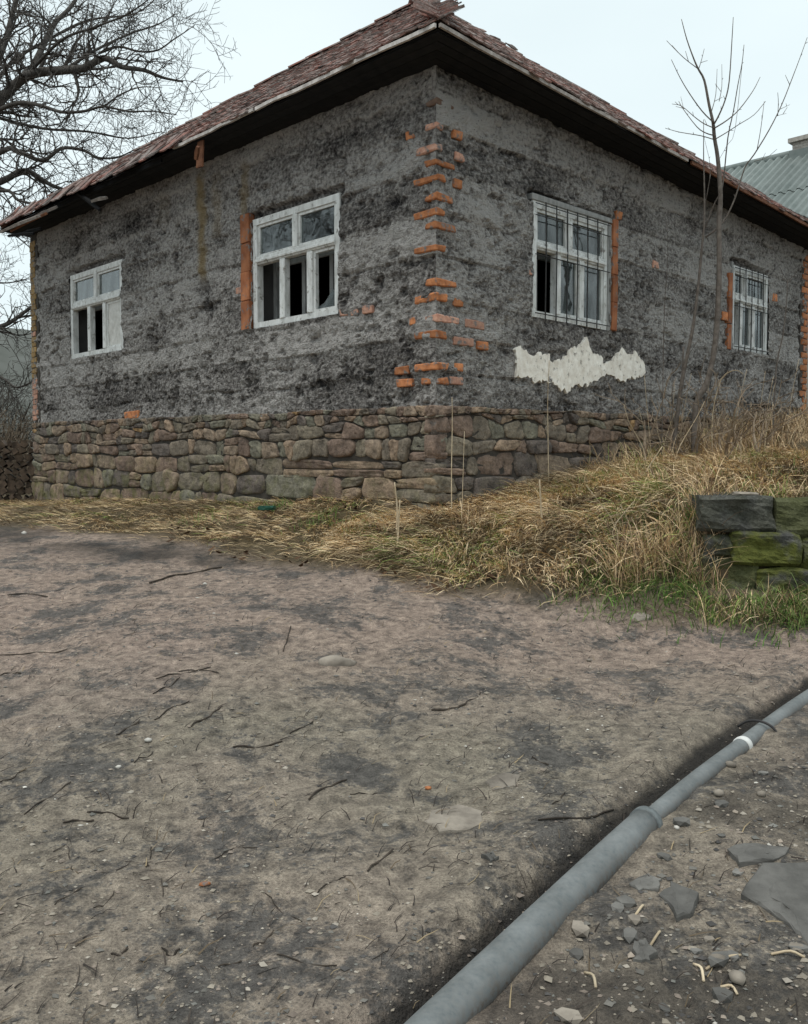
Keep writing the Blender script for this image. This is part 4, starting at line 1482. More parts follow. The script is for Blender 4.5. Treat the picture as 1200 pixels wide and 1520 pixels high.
def scrub(x, y, h, n, seed, label, mat='twig'):
    r = random.Random(seed)
    z = gz(x, y)
    e = empty('bare_shrub', (x, y, z))
    tag(e, label, 'shrub')
    lines = []
    for i in range(n):
        a = r.uniform(0, 6.28); l = r.uniform(.6, 1) * h
        d = Vector((math.cos(a) * .5, math.sin(a) * .5, 1)).normalized()
        p = Vector((r.gauss(0, .35), r.gauss(0, .35), -.1))
        pts = [p]
        for k in range(5):
            d = (d + Vector((r.gauss(0, .12), r.gauss(0, .12), .02))).normalized()
            pts.append(pts[-1] + d * l / 5)
        lines.append((pts, .035, .008))
    st = []
    VV, FF = [], []
    V, F = grow(lines, 2, seed, [(.16, (.5, 1.1), .4), (.13, (.2, .5), .6)], .06)
    link('crown', mesh_from('crown', V, F, M[mat], False), e)
    V, F = join_vf([tube_vf(l[0][:2], [.05, .04], 6) for l in lines[:4]])
    link('stem', mesh_from('stem', V, F, M['bark']), e)
scrub(-10.2, 23.5, 3.0, 26, 1, 'dense bare brown shrub beyond the far end of the stone base')
scrub(-9.3, 22.0, 2.4, 22, 7, 'bushy bare shrub close behind the firewood stack', 'brush')
scrub(-12.6, 26.0, 4.4, 24, 2, 'taller bare shrub behind the brown one at the foot of the hill')

scrub(3.25, 10.95, .85, 8, 5, 'low tangle of bare brown brush round the foot of the saplings', 'brush')
scrub(4.15, 11.75, .7, 7, 6, 'low bare brush under the second barred window', 'brush')
# saplings by the right wall ---------------------------------------------------
def sapling(name, label, dep, stems, seed, base_px):
    r = random.Random(seed)
    bx_, by_, _ = px_at(base_px[0], base_px[1], dep)
    bz = gz(bx_, by_)
    e = empty('sapling', (bx_, by_, bz))
    tag(e, label, 'tree', 'bare saplings by the barred windows')
    off = Vector((bx_, by_, bz))
    tv, cv = [], []
    for i, (pp, r0_, r1_, dy0, dy1) in enumerate(stems):
        n = len(pp)
        pts = [px_at(p[0], p[1], dep + dy0 + (dy1 - dy0) * k / (n - 1)) - off for k, p in enumerate(pp)]
        if pp[0] == base_px or pp[0][1] > 600:
            pts[0].z = -.08
        pts = smooth_line(pts, 3)
        m = len(pts)
        r0_, r1_ = r0_ * (.8 if i == 0 else .62), r1_ * .62
        vf = tube_vf(pts, [r0_ + (r1_ - r0_) * k / (m - 1) for k in range(m)], 6 if r0_ > .01 else 4)
        (tv if pp[0][1] > 600 else cv).append(vf)
        # buds / spurs
        if r0_ < .02:
            for k in range(2, m - 1, 2):
                if r.random() < .6:
                    dd = (pts[k + 1] - pts[k]).normalized()
                    pe = dd.cross(Vector((r.gauss(0, 1), r.gauss(0, 1), r.gauss(0, 1)))).normalized()
                    ln = r.choice([.02, .03, .05, .12])
                    cv.append(tube_vf([pts[k], pts[k] + (dd * .7 + pe * .7) * ln], [.004, .0025], 3))
    V, F = join_vf(tv); link('trunk', mesh_from('trunk', V, F, M['sapbark'], True), e)
    if cv:
        V, F = join_vf(cv); link('crown', mesh_from('crown', V, F, M['sapbark'], True), e)

A_st = [([(1031, 684), (1034, 600), (1050, 568), (1063, 505), (1068, 413), (1068, 331), (1070, 290), (1066, 235), (1061, 204), (1059, 182), (1053, 155), (1046, 119), (1037, 102), (1030, 86), (1020, 58), (1012, 28)], .050, .006, 0, -.3),
        ([(1037, 102), (1015, 85), (990, 60)], .010, .005, -.25, -.4), ([(1038, 101), (1042, 88), (1046, 72)], .007, .004, -.25, -.2),
        ([(1060, 182), (1043, 165), (1025, 140), (1010, 115), (997, 88)], .014, .005, -.2, -.5),
        ([(1061, 190), (1045, 183), (1030, 172), (1012, 157), (998, 154)], .012, .005, -.2, 0), ([(1015, 160), (1011, 143)], .005, .003, -.05, 0),
        ([(1061, 201), (1048, 197), (1035, 188), (1015, 162), (1008, 150)], .012, .005, -.2, .2),
        ([(1061, 207), (1040, 201), (1010, 196), (988, 190)], .012, .005, -.2, -.5),
        ([(1061, 183), (1068, 170), (1077, 148), (1083, 120), (1087, 60), (1089, 25)], .018, .005, -.2, -.4),
        ([(1061, 190), (1080, 178), (1098, 162), (1118, 135), (1129, 114)], .013, .005, -.2, .1),
        ([(1061, 207), (1078, 197), (1098, 184), (1120, 170), (1137, 150)], .013, .005, -.2, -.6),
        ([(1066, 240), (1080, 215), (1092, 190), (1105, 66)], .004, .004, -.1, -.1),
        ([(1068, 150), (1072, 128), (1072, 95)], .007, .004, -.2, 0), ([(1056, 168), (1063, 140), (1065, 102)], .008, .004, -.2, -.1)]
sapling('sapling', 'tallest bare sapling with a forked crown above the eave, left of the second barred window', 10.9, A_st, 1, (1031, 684))
B_st = [([(997, 668), (1010, 584), (1020, 531), (1029, 487), (1037, 426), (1042, 373), (1046, 331), (1046, 276), (1045, 235), (1045, 177)], .034, .005, 0, -.3),
        ([(1048, 352), (1073, 331), (1092, 293), (1106, 249), (1120, 229), (1142, 193), (1161, 155), (1178, 112), (1189, 83), (1199, 55)], .017, .005, -.1, -.5),
        ([(1124, 224), (1130, 190), (1135, 150)], .008, .004, -.3, -.3), ([(1120, 239), (1138, 234), (1154, 221)], .007, .004, -.3, -.3), ([(1155, 172), (1156, 152), (1155, 137)], .006, .004, -.3, -.4), ([(1152, 172), (1168, 168)], .005, .003, -.3, -.3), ([(1158, 162), (1173, 155)], .005, .003, -.3, -.2),
        ([(1046, 340), (1062, 300), (1073, 276), (1081, 204), (1089, 166), (1096, 125), (1102, 94), (1105, 66)], .015, .005, -.1, -.5),
        ([(1020, 531), (1040, 500)], .008, .004, 0, -.1), ([(1012, 570), (1014, 545), (1015, 515)], .018, .014, 0, 0),
        ([(1048, 300), (1055, 250), (1046, 205)], .006, .003, -.1, -.1)]
sapling('sapling', 'slim leaning sapling with a long branch arching right over the metal roof', 11.1, B_st, 2, (997, 668))
sapling('sapling', 'thin dark shoot growing between the second barred window and the far quoin', 12.6,
        [([(1147, 622), (1153, 547), (1163, 497), (1168, 450), (1170, 416)], .016, .007, 0, -.1), ([(1170, 416), (1162, 405), (1158, 396)], .006, .003, -.1, -.1), ([(1170, 416), (1180, 408), (1184, 398)], .006, .003, -.1, -.1)], 3, (1147, 622))
sapling('sapling', 'hair thin straight shoot against the wall beside the cream plaster patch', 11.0,
        [([(982, 682), (984, 605), (985, 540), (987, 453), (992, 380), (990, 330)], .008, .003, 0, -.1), ([(985, 500), (994, 450)], .004, .002, 0, -.1)], 4, (982, 682))

# ------------------------------------------------------------------ grass
def blades(name, xy, length, lean, az, width, cols, mat, droop=.8, seg=3, zoff=0.0):
    n = len(xy)
    x, y = xy[:, 0], xy[:, 1]
    z = ground_h(x, y) - .01 + zoff
    dirx, diry = np.cos(az), np.sin(az)
    px_, py_ = -diry, dirx
    tw = rng.uniform(-.8, .8, n)
    V = np.zeros((n, 2 * seg + 1, 3))
    el = lean.copy()
    cx_, cy_, cz_ = x.copy(), y.copy(), z.copy()
    cv = rng.normal(0, .35, n)
    a = az.copy()
    for k in range(seg + 1):
        w = width * (1 - .55 * k / seg) * .5
        if k < seg:
            V[:, 2 * k, 0] = cx_ - px_ * w; V[:, 2 * k, 1] = cy_ - py_ * w; V[:, 2 * k, 2] = cz_ - tw * w
            V[:, 2 * k + 1, 0] = cx_ + px_ * w; V[:, 2 * k + 1, 1] = cy_ + py_ * w; V[:, 2 * k + 1, 2] = cz_ + tw * w
        else:
            V[:, 2 * k, 0], V[:, 2 * k, 1], V[:, 2 * k, 2] = cx_, cy_, cz_
        st = length / seg
        a = a + cv / seg
        cx_ = cx_ + np.cos(a) * np.cos(el) * st; cy_ = cy_ + np.sin(a) * np.cos(el) * st; cz_ = cz_ + np.sin(el) * st
        el = el - droop * rng.uniform(.4, 1.3, n) / seg
        g = ground_h(cx_, cy_, False) + .012
        low = cz_ < g
        cz_ = np.where(low, g, cz_); el = np.where(low & (el < 0), rng.uniform(-.05, .25, n), el)
    m = 2 * seg + 1
    base = (np.arange(n) * m)[:, None]
    fq = []
    for k in range(seg - 1):
        fq.append(base + np.array([[2 * k, 2 * k + 1, 2 * k + 3, 2 * k + 2]]))
    quads = np.concatenate(fq).tolist()
    tris = (base + np.array([[2 * seg - 2, 2 * seg - 1, 2 * seg]])).tolist()
    me = mesh_from(name, V.reshape(-1, 3), quads + tris, mat)
    point_color(me, np.repeat(cols, m, axis=0))
    return link(name, me)

def in_house(x, y, pad=.03):
    rx, ry = x - CORN[0], y - CORN[1]
    u = rx * DR[0] + ry * DR[1]; v = rx * DL[0] + ry * DL[1]
    return (u > -pad) & (v > -pad) & (u < LX) & (v < LY)
def wall_gap(x, y):
    rx, ry = x - CORN[0], y - CORN[1]
    u = rx * DR[0] + ry * DR[1]; v = rx * DL[0] + ry * DL[1]
    return np.where(v < u, -v, -u), u, v     # distance in front of the nearer wall

def palette(n, x, y, green_bias=0.0):
    straw = np.array([(.45, .35, .215), (.38, .285, .165), (.29, .205, .115), (.52, .43, .29), (.16, .11, .07), (.42, .345, .215), (.10, .072, .052)])
    green = np.array([(.11, .17, .045), (.16, .21, .06), (.20, .21, .075), (.085, .12, .04)])
    c = straw[rng.integers(0, len(straw), n)]
    g = green[rng.integers(0, len(green), n)]
    gm = fbm(x * 1.5, y * 1.5, 0, 81, 3)
    isg = rng.uniform(0, 1, n) < np.clip(sstep(.55, .66, gm) * .32 + .02 + green_bias, 0, .95)
    c = np.where(isg[:, None], g, c)
    return c * rng.uniform(1.25, 2.15, (n, 1)) * np.where(fbm(x * 3.1, y * 3.1, 0, 87, 3) < .42, .55, 1.0)[:, None]

# the bank
N = 290000
x = rng.uniform(-7.0, 4.6, N); y = rng.uniform(5.4, 14.5, N)
gap, u_, v_ = wall_gap(x, y)
dens = fbm(x * 1.8, y * 1.8, 0, 63, 4)
e_ = y - edge_y(x) + .55 * (fbm(x * 3, y * 3, 0, 65, 3) - .5)
leftfade = np.where(x < -.6, .40 + .4 * sstep(-2.6, -.6, x), 1.0)
inret = (x > 2.02) & (y > 6.10) & (y < 6.70)
p_ = sstep(-.15, .55, e_) * sstep(.22, .44, dens) * leftfade
ok = (rng.uniform(0, 1, N) < p_) & (~in_house(x, y)) & ~inret & (np.abs(x / y) < .47)
x, y, e_ = x[ok], y[ok], e_[ok]
n = len(x)
az = -2.15 + 2.6 * (fbm(x * 1.6, y * 1.6, 0, 97, 3) - .5) + rng.normal(0, .35, n)
ln = rng.uniform(.10, .34, n) * np.where(x < -.6, .6, 1.0)
low_green = np.exp(-((y - edge_y(x) - .25) / .35) ** 2) * sstep(1.0, 2.2, x) * .75
cols = palette(n, x, y, low_green) * np.array([[1.08, 1.04, 1.0]])
tag(blades('bank_grass', np.c_[x, y], ln, rng.uniform(.05, .7, n), az, rng.uniform(.003, .0065, n), cols, M['grass'], 1.0),
    'matted straw coloured dry grass covering the bank below the house', 'grass', kind='stuff')
print('bank blades', n)
# taller tufts on the bank and along the right wall
tx, ty, tl, tg = [], [], [], []
for k in range(70):
    cx_, cy_ = rng.uniform(.1, 4.4), rng.uniform(6.3, 12.5)
    if cy_ - edge_y(cx_) < .25 or in_house(np.array([cx_]), np.array([cy_]), .1)[0] or (cx_ > 2.0 and 6.2 < cy_ < 6.85): continue
    m = rng.integers(20, 70)
    tx += list(rng.normal(cx_, .08, m)); ty += list(rng.normal(cy_, .08, m)); tl += list(rng.uniform(.10, .28, m)); tg += [rng.uniform(0, .25)] * m
for k in range(7000):      # weeds against the wall, denser and taller to the right
    u = rng.uniform(2.2, 8.3); w = abs(rng.normal(0, .45)) + .06
    px0, py0 = wl_pt('R', u, w)
    if rng.uniform() > .25 + .75 * float(sstep(2.8, 5.0, u)): continue
    tx.append(px0); ty.append(py0); tl.append(rng.uniform(.2, .62) * (.7 + .4 * float(sstep(3, 5.5, u)))); tg.append(0.0)
for k in range(800):
    a_ = rng.uniform(1.45, 2.16); tx.append(a_); ty.append(rng.uniform(6.32, 6.62) + max(0, 1.95 - a_) * .3); tl.append(rng.uniform(.15, .48)); tg.append(.05)
for k in range(1300):
    tx.append(rng.uniform(2.0, 4.0)); ty.append(rng.uniform(6.48, 6.85)); tl.append(rng.uniform(.08, .26)); tg.append(.3)
for k in range(900):
    tx.append(rng.uniform(1.9, 3.4)); ty.append(rng.uniform(5.95, 6.2)); tl.append(rng.uniform(.08, .26)); tg.append(.9)
tx, ty, tl, tg = map(np.array, (tx, ty, tl, tg))
ok = ~in_house(tx, ty, .05)
tx, ty, tl, tg = tx[ok], ty[ok], tl[ok], tg[ok]
n = len(tx)
cols = palette(n, tx, ty, tg * .4) * np.array([[.92, .86, .84]])
tag(blades('tall_weeds', np.c_[tx, ty], tl, rng.uniform(.75, 1.5, n), rng.uniform(-math.pi, math.pi, n), rng.uniform(.003, .007, n), cols, M['grass'], 1.0, 4),
    'tall dry weeds standing on the bank and along the barred wall', 'weeds', kind='stuff')
# fresh green tufts
gx, gy, gl = [], [], []
for (px, py, r_, m) in ((405, 757, .12, 150), (475, 775, .16, 90), (535, 792, .10, 130), (872, 715, .22, 500), (905, 795, .15, 150), (1040, 870, .25, 700), (1110, 880, .3, 1000), (1180, 895, .3, 1200), (900, 860, .2, 300), (960, 880, .25, 400), (1010, 745, .15, 120), (1150, 720, .3, 150), (290, 775, .2, 90)):
    p = on_ground(px, py)
    gx += list(rng.normal(p[0], r_, m)); gy += list(rng.normal(p[1], r_ * .7, m)); gl += list(rng.uniform(.05, .17, m))
gx, gy, gl = map(np.array, (gx, gy, gl))
ok = ~in_house(gx, gy, .05) & ~((gx > 2.02) & (gy > 6.22) & (gy < 6.8)); gx, gy, gl = gx[ok], gy[ok], gl[ok]
n = len(gx)
gc = np.array([(.085, .17, .035), (.13, .22, .05), (.17, .22, .07)])[rng.integers(0, 3, n)] * rng.uniform(.7, 1.2, (n, 1))
tag(blades('green_grass', np.c_[gx, gy], gl, rng.uniform(.6, 1.5, n), rng.uniform(-3.1, 3.1, n), rng.uniform(.004, .008, n), gc, M['grass'], 1.0),
    'short fresh green grass tufts at the foot of the bank', 'grass', kind='stuff')

# dead leaves caught in the bank
N = 900
x = rng.uniform(-2.5, 4.0, N); y = rng.uniform(5.8, 9.5, N)
ok = (y - edge_y(x) > -.25) & ~in_house(x, y, .1) & (fbm(x * 2.4, y * 2.4, 0, 93, 3) > .5) & ~((x > 2) & (y > 6.2) & (y < 6.85))
x, y = x[ok], y[ok]
z = ground_h(x, y) + .03
lv, lf = [], []
for a, b, c in zip(x, y, z):
    s = random.uniform(.02, .045); an = random.uniform(0, 6.3); t1, t2 = random.uniform(-.6, .6), random.uniform(-.6, .6)
    q = [(1, 0), (.35, .5), (-.9, .25), (-1, -.1), (-.3, -.5), (.5, -.38)]
    b0 = len(lv)
    for (p, r_) in q:
        xx, yy = p * math.cos(an) - r_ * math.sin(an), p * math.sin(an) + r_ * math.cos(an)
        lv.append((a + xx * s, b + yy * s, c + s * (t1 * p + t2 * r_) + .3 * s * p * p))
    lf.append(tuple(range(b0, b0 + 6)))
tag(link('dead_leaves', mesh_from('dead_leaves', lv, lf, M['leaf'])), 'dark brown dead leaves caught in the dry bank grass', 'leaves', kind='stuff')

# dry stalks, one by one
def stalk(pts_px, dep, r0_, label, group=None):
    pts = [px_at(p[0], p[1], dep) for p in pts_px]
    zb = gz(pts[0].x, pts[0].y)
    off = Vector((pts[0].x, pts[0].y, zb))
    d = zb - .03 - pts[0].z
    n = len(pts)
    pts = [Vector((p.x, p.y, p.z + d * (1 - i / (n - 1)))) - off for i, p in enumerate(pts)]
    for i, p in enumerate(pts):
        p.y += .05 * math.sin(i * 1.3)
    pts = smooth_line(pts, 3)
    V, F = tube_vf(pts, [r0_ * (1 - .5 * k / (len(pts) - 1)) for k in range(len(pts))], 5)
    o = link('dry_stalk', mesh_from('dry_stalk', V, F, M['stalk'], True), None, off)
    tag(o, label, 'stalk', group or 'dry weed stalks on the bank')
stalk([(806, 800), (805, 760), (802, 712)], 7.7, .011, 'thick pale dry stalk standing upright in the bank grass below the plaster patch')
stalk([(590, 795), (592, 770), (594, 742)], 8.0, .010, 'short pale broken stalk standing before the large corner stone')
stalk([(588, 740), (590, 728), (586, 716)], 8.3, .010, 'short pale stub of stalk against the corner stone')
stalk([(671, 755), (671, 690), (672, 620), (671, 590)], 8.6, .006, 'long thin grey stem standing against the corner of the stone base')
stalk([(686, 745), (688, 700), (690, 640)], 8.6, .004, 'shorter thin stem beside the long grey one at the corner')
stalk([(815, 712), (815, 640), (814, 590), (815, 535)], 9.8, .006, 'straight grey stem crossing the cream plaster patch')
stalk([(950, 708), (968, 685), (985, 662)], 9.3, .009, 'pale straw stick leaning up right at the top of the bank')
stalk([(1000, 690), (1012, 660), (1035, 620), (1045, 596)], 10.4, .006, 'long bent straw stalk leaning across the sapling bases')
stalk([(962, 690), (957, 660), (945, 640), (932, 622), (925, 600)], 10.2, .006, 'thin dry stalk arching left over the stone base')
stalk([(1102, 706), (1103, 680), (1102, 648)], 9.0, .007, 'thin upright straw above the mossy block')
stalk([(1135, 672), (1140, 640), (1150, 600)], 11.0, .006, 'dry stem below the second barred window, leaning right')
stalk([(1058, 690), (1060, 620), (1072, 565), (1090, 551), (1102, 556)], 10.9, .007, 'pale stalk arching over right under the second barred window')
for i in range(26):
    px = rng.uniform(960, 1195); py = rng.uniform(640, 690) - (px - 960) * .1
    hgt = rng.uniform(40, 95); ln_ = rng.uniform(-25, 35)
    stalk([(px, py), (px + ln_ * .4, py - hgt * .5), (px + ln_, py - hgt)], 11.0 + (px - 960) / 240 * 1.6, .0045, 'thin dry weed stem in the thicket along the barred wall', 'dry stems in the thicket')
for i in range(12):
    px = rng.uniform(900, 1060); py = rng.uniform(800, 870)
    stalk([(px, py), (px + rng.uniform(-25, 25), py - 40), (px + rng.uniform(-60, 50), py - rng.uniform(45, 85))], 6.7, .005, 'tangled dry bramble stem hanging over the bank edge beside the mossy blocks', 'bramble stems')

# ------------------------------------------------------------------ mossy retaining wall
rw = empty('retaining_wall', (2.9, 6.33, gz(2.9, 6.2)), math.radians(-4))
tag(rw, 'low retaining wall of big dark mossy stone blocks at the end of the bank', 'wall')
RWZ = rw.location.z
def rstone(x0, x1, y0, y1, moss, dep=6.30, skew=0, d=.0, seed=1, tall=0):
    a = px_at(x0, (y0 + y1) / 2, dep); b = px_at(x1, (y0 + y1) / 2, dep)
    zt = px_at(x0, y0, dep).z - RWZ; zb = px_at(x0, y1, dep).z - RWZ
    u0, u1 = a.x - 2.9, b.x - 2.9
    bm = bmesh.new()
    bmesh.ops.create_cube(bm, size=1)
    bmesh.ops.subdivide_edges(bm, edges=bm.edges[:], cuts=9, use_grid_fill=True)
    w_, h_ = u1 - u0, zt - zb
    for v in bm.verts:
        p = v.co
        # worn edges and a broken, uneven face
        e1 = max(0, abs(p.x) - .42) + max(0, abs(p.z) - .40) * .8
        x_, y_, z_ = p.x * w_, -.02 - d + (p.y + .5) * .36, p.z * h_ + skew * p.x
        f1 = float(fbm(x_ * 4 + seed, z_ * 6, y_ * 4, seed, 3)) - .5
        f2 = float(fbm(x_ * 13 + seed, z_ * 17, y_ * 13, seed + 2, 3, .6)) - .5
        wob = float(vnoise(x_ * 5 + seed, 0.5, y_ * 3, seed + 5)) - .5
        v.co = Vector((x_ + .06 * f1, y_ - .14 * f1 - .06 * f2 + .35 * e1 * (1 if p.y < 0 else 0), z_ + .05 * wob + .018 * f2))
    me = bpy.data.meshes.new('stone_block')
    bm.to_mesh(me); bm.free()
    me.materials.append(M['moss'])
    point_float(me, np.full(len(me.vertices), moss), 'moss')
    link('stone_block', me, rw, ((u0 + u1) / 2, 0, (zt + zb) / 2))
rstone(1046, 1158, 737, 792, .12, skew=-.01, seed=901)
rstone(1158, 1290, 740, 800, .55, skew=.01, seed=902, d=-.03)
rstone(1052, 1093, 793, 826, .5, seed=903, d=-.04)
rstone(1093, 1192, 791, 842, 1.25, seed=904, d=.03)
rstone(1193, 1300, 800, 850, .9, seed=905, d=-.02)
rstone(1050, 1130, 826, 884, .6, seed=906, d=-.01)
rstone(1128, 1215, 843, 890, .95, seed=907, d=.04)
rstone(1216, 1320, 850, 895, .7, seed=908, d=.0)

def rock_obj(name, loc, size, mat, label, cat, group=None, seed=0, flat=1.0, rotz=0.0, sub=2, sharp=0.0):
    r = random.Random(seed)
    bm = bmesh.new()
    bmesh.ops.create_icosphere(bm, subdivisions=sub, radius=1)
    for v in bm.verts:
        p = v.co.copy()
        k = 1 + .55 * (float(vnoise(p.x * 1.4 + seed * 3.7, p.y * 1.4, p.z * 1.4, seed)) - .5) + .22 * (float(vnoise(p.x * 4 + seed, p.y * 4, p.z * 4, seed + 3)) - .5)
        q = p * k
        if sharp:
            q.z = max(-.55, min(.55, q.z * 1.6))
            m_ = max(abs(q.x), abs(q.y)); 
        v.co = Vector((q.x * size[0], q.y * size[1], q.z * size[2]))
    me = bpy.data.meshes.new(name)
    bm.to_mesh(me); bm.free()
    me.materials.append(M[mat])
    if not sharp:
        me.polygons.foreach_set('use_smooth', np.ones(len(me.polygons), bool))
    o = link(name, me, None, loc, (r.uniform(-.08, .08), r.uniform(-.08, .08), rotz))
    return tag(o, label, cat, group)

p = px_at(1110, 738, 6.42)
rock_obj('flat_stone', (p.x, p.y + .05, 1.425), (.085, .07, .022), 'rock', 'small flat greyish stone lying on top of the dark mossy block', 'stone', seed=5, sharp=1)

def slab(name, outline_px, th, mat, label, cat, group=None, tilt=0.0, seed=0, lift=0.0):
    """flat irregular slab lying on the ground; outline in the picture"""
    P = [on_ground(*p) for p in outline_px]
    c = np.mean(np.array(P), 0)
    r = random.Random(seed)
    Q = []
    for i in range(len(P)):
        a, b = np.array(P[i]), np.array(P[(i + 1) % len(P)])
        for k in range(3):
            q = a + (b - a) * k / 3
            Q.append((q[0] - c[0] + r.uniform(-.008, .008), q[1] - c[1] + r.uniform(-.008, .008)))
    n = len(Q)
    zc = gz(c[0], c[1])
    dx = (gz(c[0] + .15, c[1]) - gz(c[0] - .15, c[1])) / .3; dy = (gz(c[0], c[1] + .15) - gz(c[0], c[1] - .15)) / .3
    V = []
    for sc, h in ((1.0, -.03), (1.0, th * .75), (.95, th), (.5, th * 1.08)):
        for q in Q:
            V.append((q[0] * sc, q[1] * sc, h + lift + dx * q[0] * sc + dy * q[1] * sc + (r.uniform(-.004, .004) if h > 0 else 0) + tilt * q[0]))
    F = []
    for j in range(3):
        for i in range(n):
            F.append((j * n + i, j * n + (i + 1) % n, (j + 1) * n + (i + 1) % n, (j + 1) * n + i))
    F.append(tuple(3 * n + i for i in range(n)))
    me = mesh_from(name, V, F, M[mat])
    bm = bmesh.new(); bm.from_mesh(me); bmesh.ops.recalc_face_normals(bm, faces=bm.faces); bm.to_mesh(me); bm.free()
    return tag(link(name, me, None, (c[0], c[1], zc)), label, cat, group)

slab('stone_slab', [(632, 1222), (640, 1205), (672, 1198), (700, 1200), (720, 1208), (716, 1226), (690, 1234), (655, 1236)], .012, 'rock', 'large flat brownish slab sunk into the dirt left of the grey pipe', 'stone', seed=1)
slab('stone_slab', [(1098, 1340), (1130, 1300), (1200, 1290), (1250, 1320), (1240, 1400), (1200, 1400), (1170, 1378), (1130, 1358)], .03, 'slate', 'big dark slate slab lying in the rubble right of the pipe', 'stone', seed=2, tilt=-.03)
slab('stone_slab', [(980, 1345), (1000, 1325), (1035, 1345), (1030, 1372), (1005, 1375)], .016, 'slate', 'grey slate piece in the rubble between pipe and big slab', 'stone', seed=3)
slab('stone_slab', [(935, 1318), (960, 1305), (985, 1312), (975, 1328), (945, 1330)], .014, 'slate', 'small slate flake close against the side of the pipe', 'stone', seed=4)
slab('stone_slab', [(936, 919), (950, 914), (966, 915), (968, 921), (948, 924)], .010, 'rock', 'pale flat stone at the dirt edge below the bank', 'stone', seed=5)
slab('stone_slab', [(940, 1412), (960, 1405), (975, 1420), (962, 1432), (944, 1430)], .014, 'slate', 'blue grey stone chip in the rubble before the big slate slab', 'stone', seed=6)
slab('stone_slab', [(715, 1280), (735, 1272), (742, 1283), (728, 1288)], .010, 'slate', 'thumb sized grey flake beside the brownish slab', 'stone', seed=7)
slab('stone_slab', [(722, 1165), (745, 1150), (775, 1155), (768, 1172), (735, 1176)], .009, 'rock', 'flat brown stone half buried uphill of the brownish slab', 'stone', seed=8)
slab('stone_slab', [(1080, 1268), (1120, 1262), (1170, 1275), (1150, 1290), (1100, 1290)], .012, 'slate', 'thin slate sheet just uphill of the big dark slab', 'stone', seed=9)
p = on_ground(500, 986)
rock_obj('half_buried_rock', (p[0], p[1], p[2] + .0), (.10, .075, .04), 'rock', 'humped rock half buried in the middle of the dirt', 'rock', seed=12)
for i, (px, py, s, lab) in enumerate(((220, 1101, .020, 'bright white pebble, the largest one on the bare dirt'), (176, 1143, .014, 'smaller white pebble downhill of the largest one'), (36, 793, .035, 'white scrap of stone in the dark mud below the stone base'), (304, 869, .018, 'white pebble beside the long dark stick under the bank'),
                                     (1068, 1184, .025, 'pale stone on the right hand side of the pipe'), (1005, 1236, .014, 'white pebble close by the pipe joint'), (1085, 1135, .03, 'grey cobble uphill beside the taped pipe'), (1130, 1183, .022, 'buff stone among the dark rubble right of the pipe'),
                                     (1095, 1466, .03, 'buff cobble at the front of the dark rubble'), (1065, 1440, .024, 'rounded grey cobble at the front of the dark rubble'), (875, 985, .02, 'small pale stone in the dirt below the bank'))):
    p = on_ground(px, py)
    rock_obj('pebble', (p[0], p[1], p[2] + s * .3), (s, s * .8, s * .55), 'pebble' if i in (0, 1, 2, 3, 5) else 'rock', lab, 'stone', 'loose pale stones', seed=30 + i, rotz=i, sub=1)
p = on_ground(305, 1327)
rock_obj('brick_chip', (p[0], p[1], p[2] + .006), (.022, .010, .008), 'brick', 'tiny orange brick chip on the bare dirt', 'brick chip', seed=60, rotz=.4, sub=1)
p = on_ground(636, 1170)
rock_obj('brick_chip', (p[0] , p[1], p[2] + .006), (.014, .012, .008), 'brick', 'tiny orange crumb uphill of the brownish slab', 'brick chip', seed=61, rotz=.4, sub=1)
# crumpled green plastic
p = on_ground(396, 762)
rock_obj('plastic_scrap', (p[0], p[1], p[2] + .05), (.10, .05, .04), 'green', 'crumpled green plastic bottle in the grass below the big window', 'plastic scrap', seed=66, sub=2, sharp=1)

# rubble right of the pipe, counted stones
k = 0
while k < 24:
    px, py = rng.uniform(820, 1195), rng.uniform(1090, 1515)
    x, y, z = on_ground(px, py)
    if pipe_dist(np.array([x]), np.array([y]))[0] > -.10: continue
    s = rng.uniform(.012, .038)
    rock_obj('rubble_stone', (x, y, z + s * .15), (s * rng.uniform(.9, 1.6), s, s * .5), random.choice(['slate', 'slate', 'rock']), 'small angular stone in the dark rubble beside the pipe', 'stone', 'rubble stones beside the pipe', seed=200 + k, rotz=rng.uniform(0, 6), sub=1, sharp=1)
    k += 1

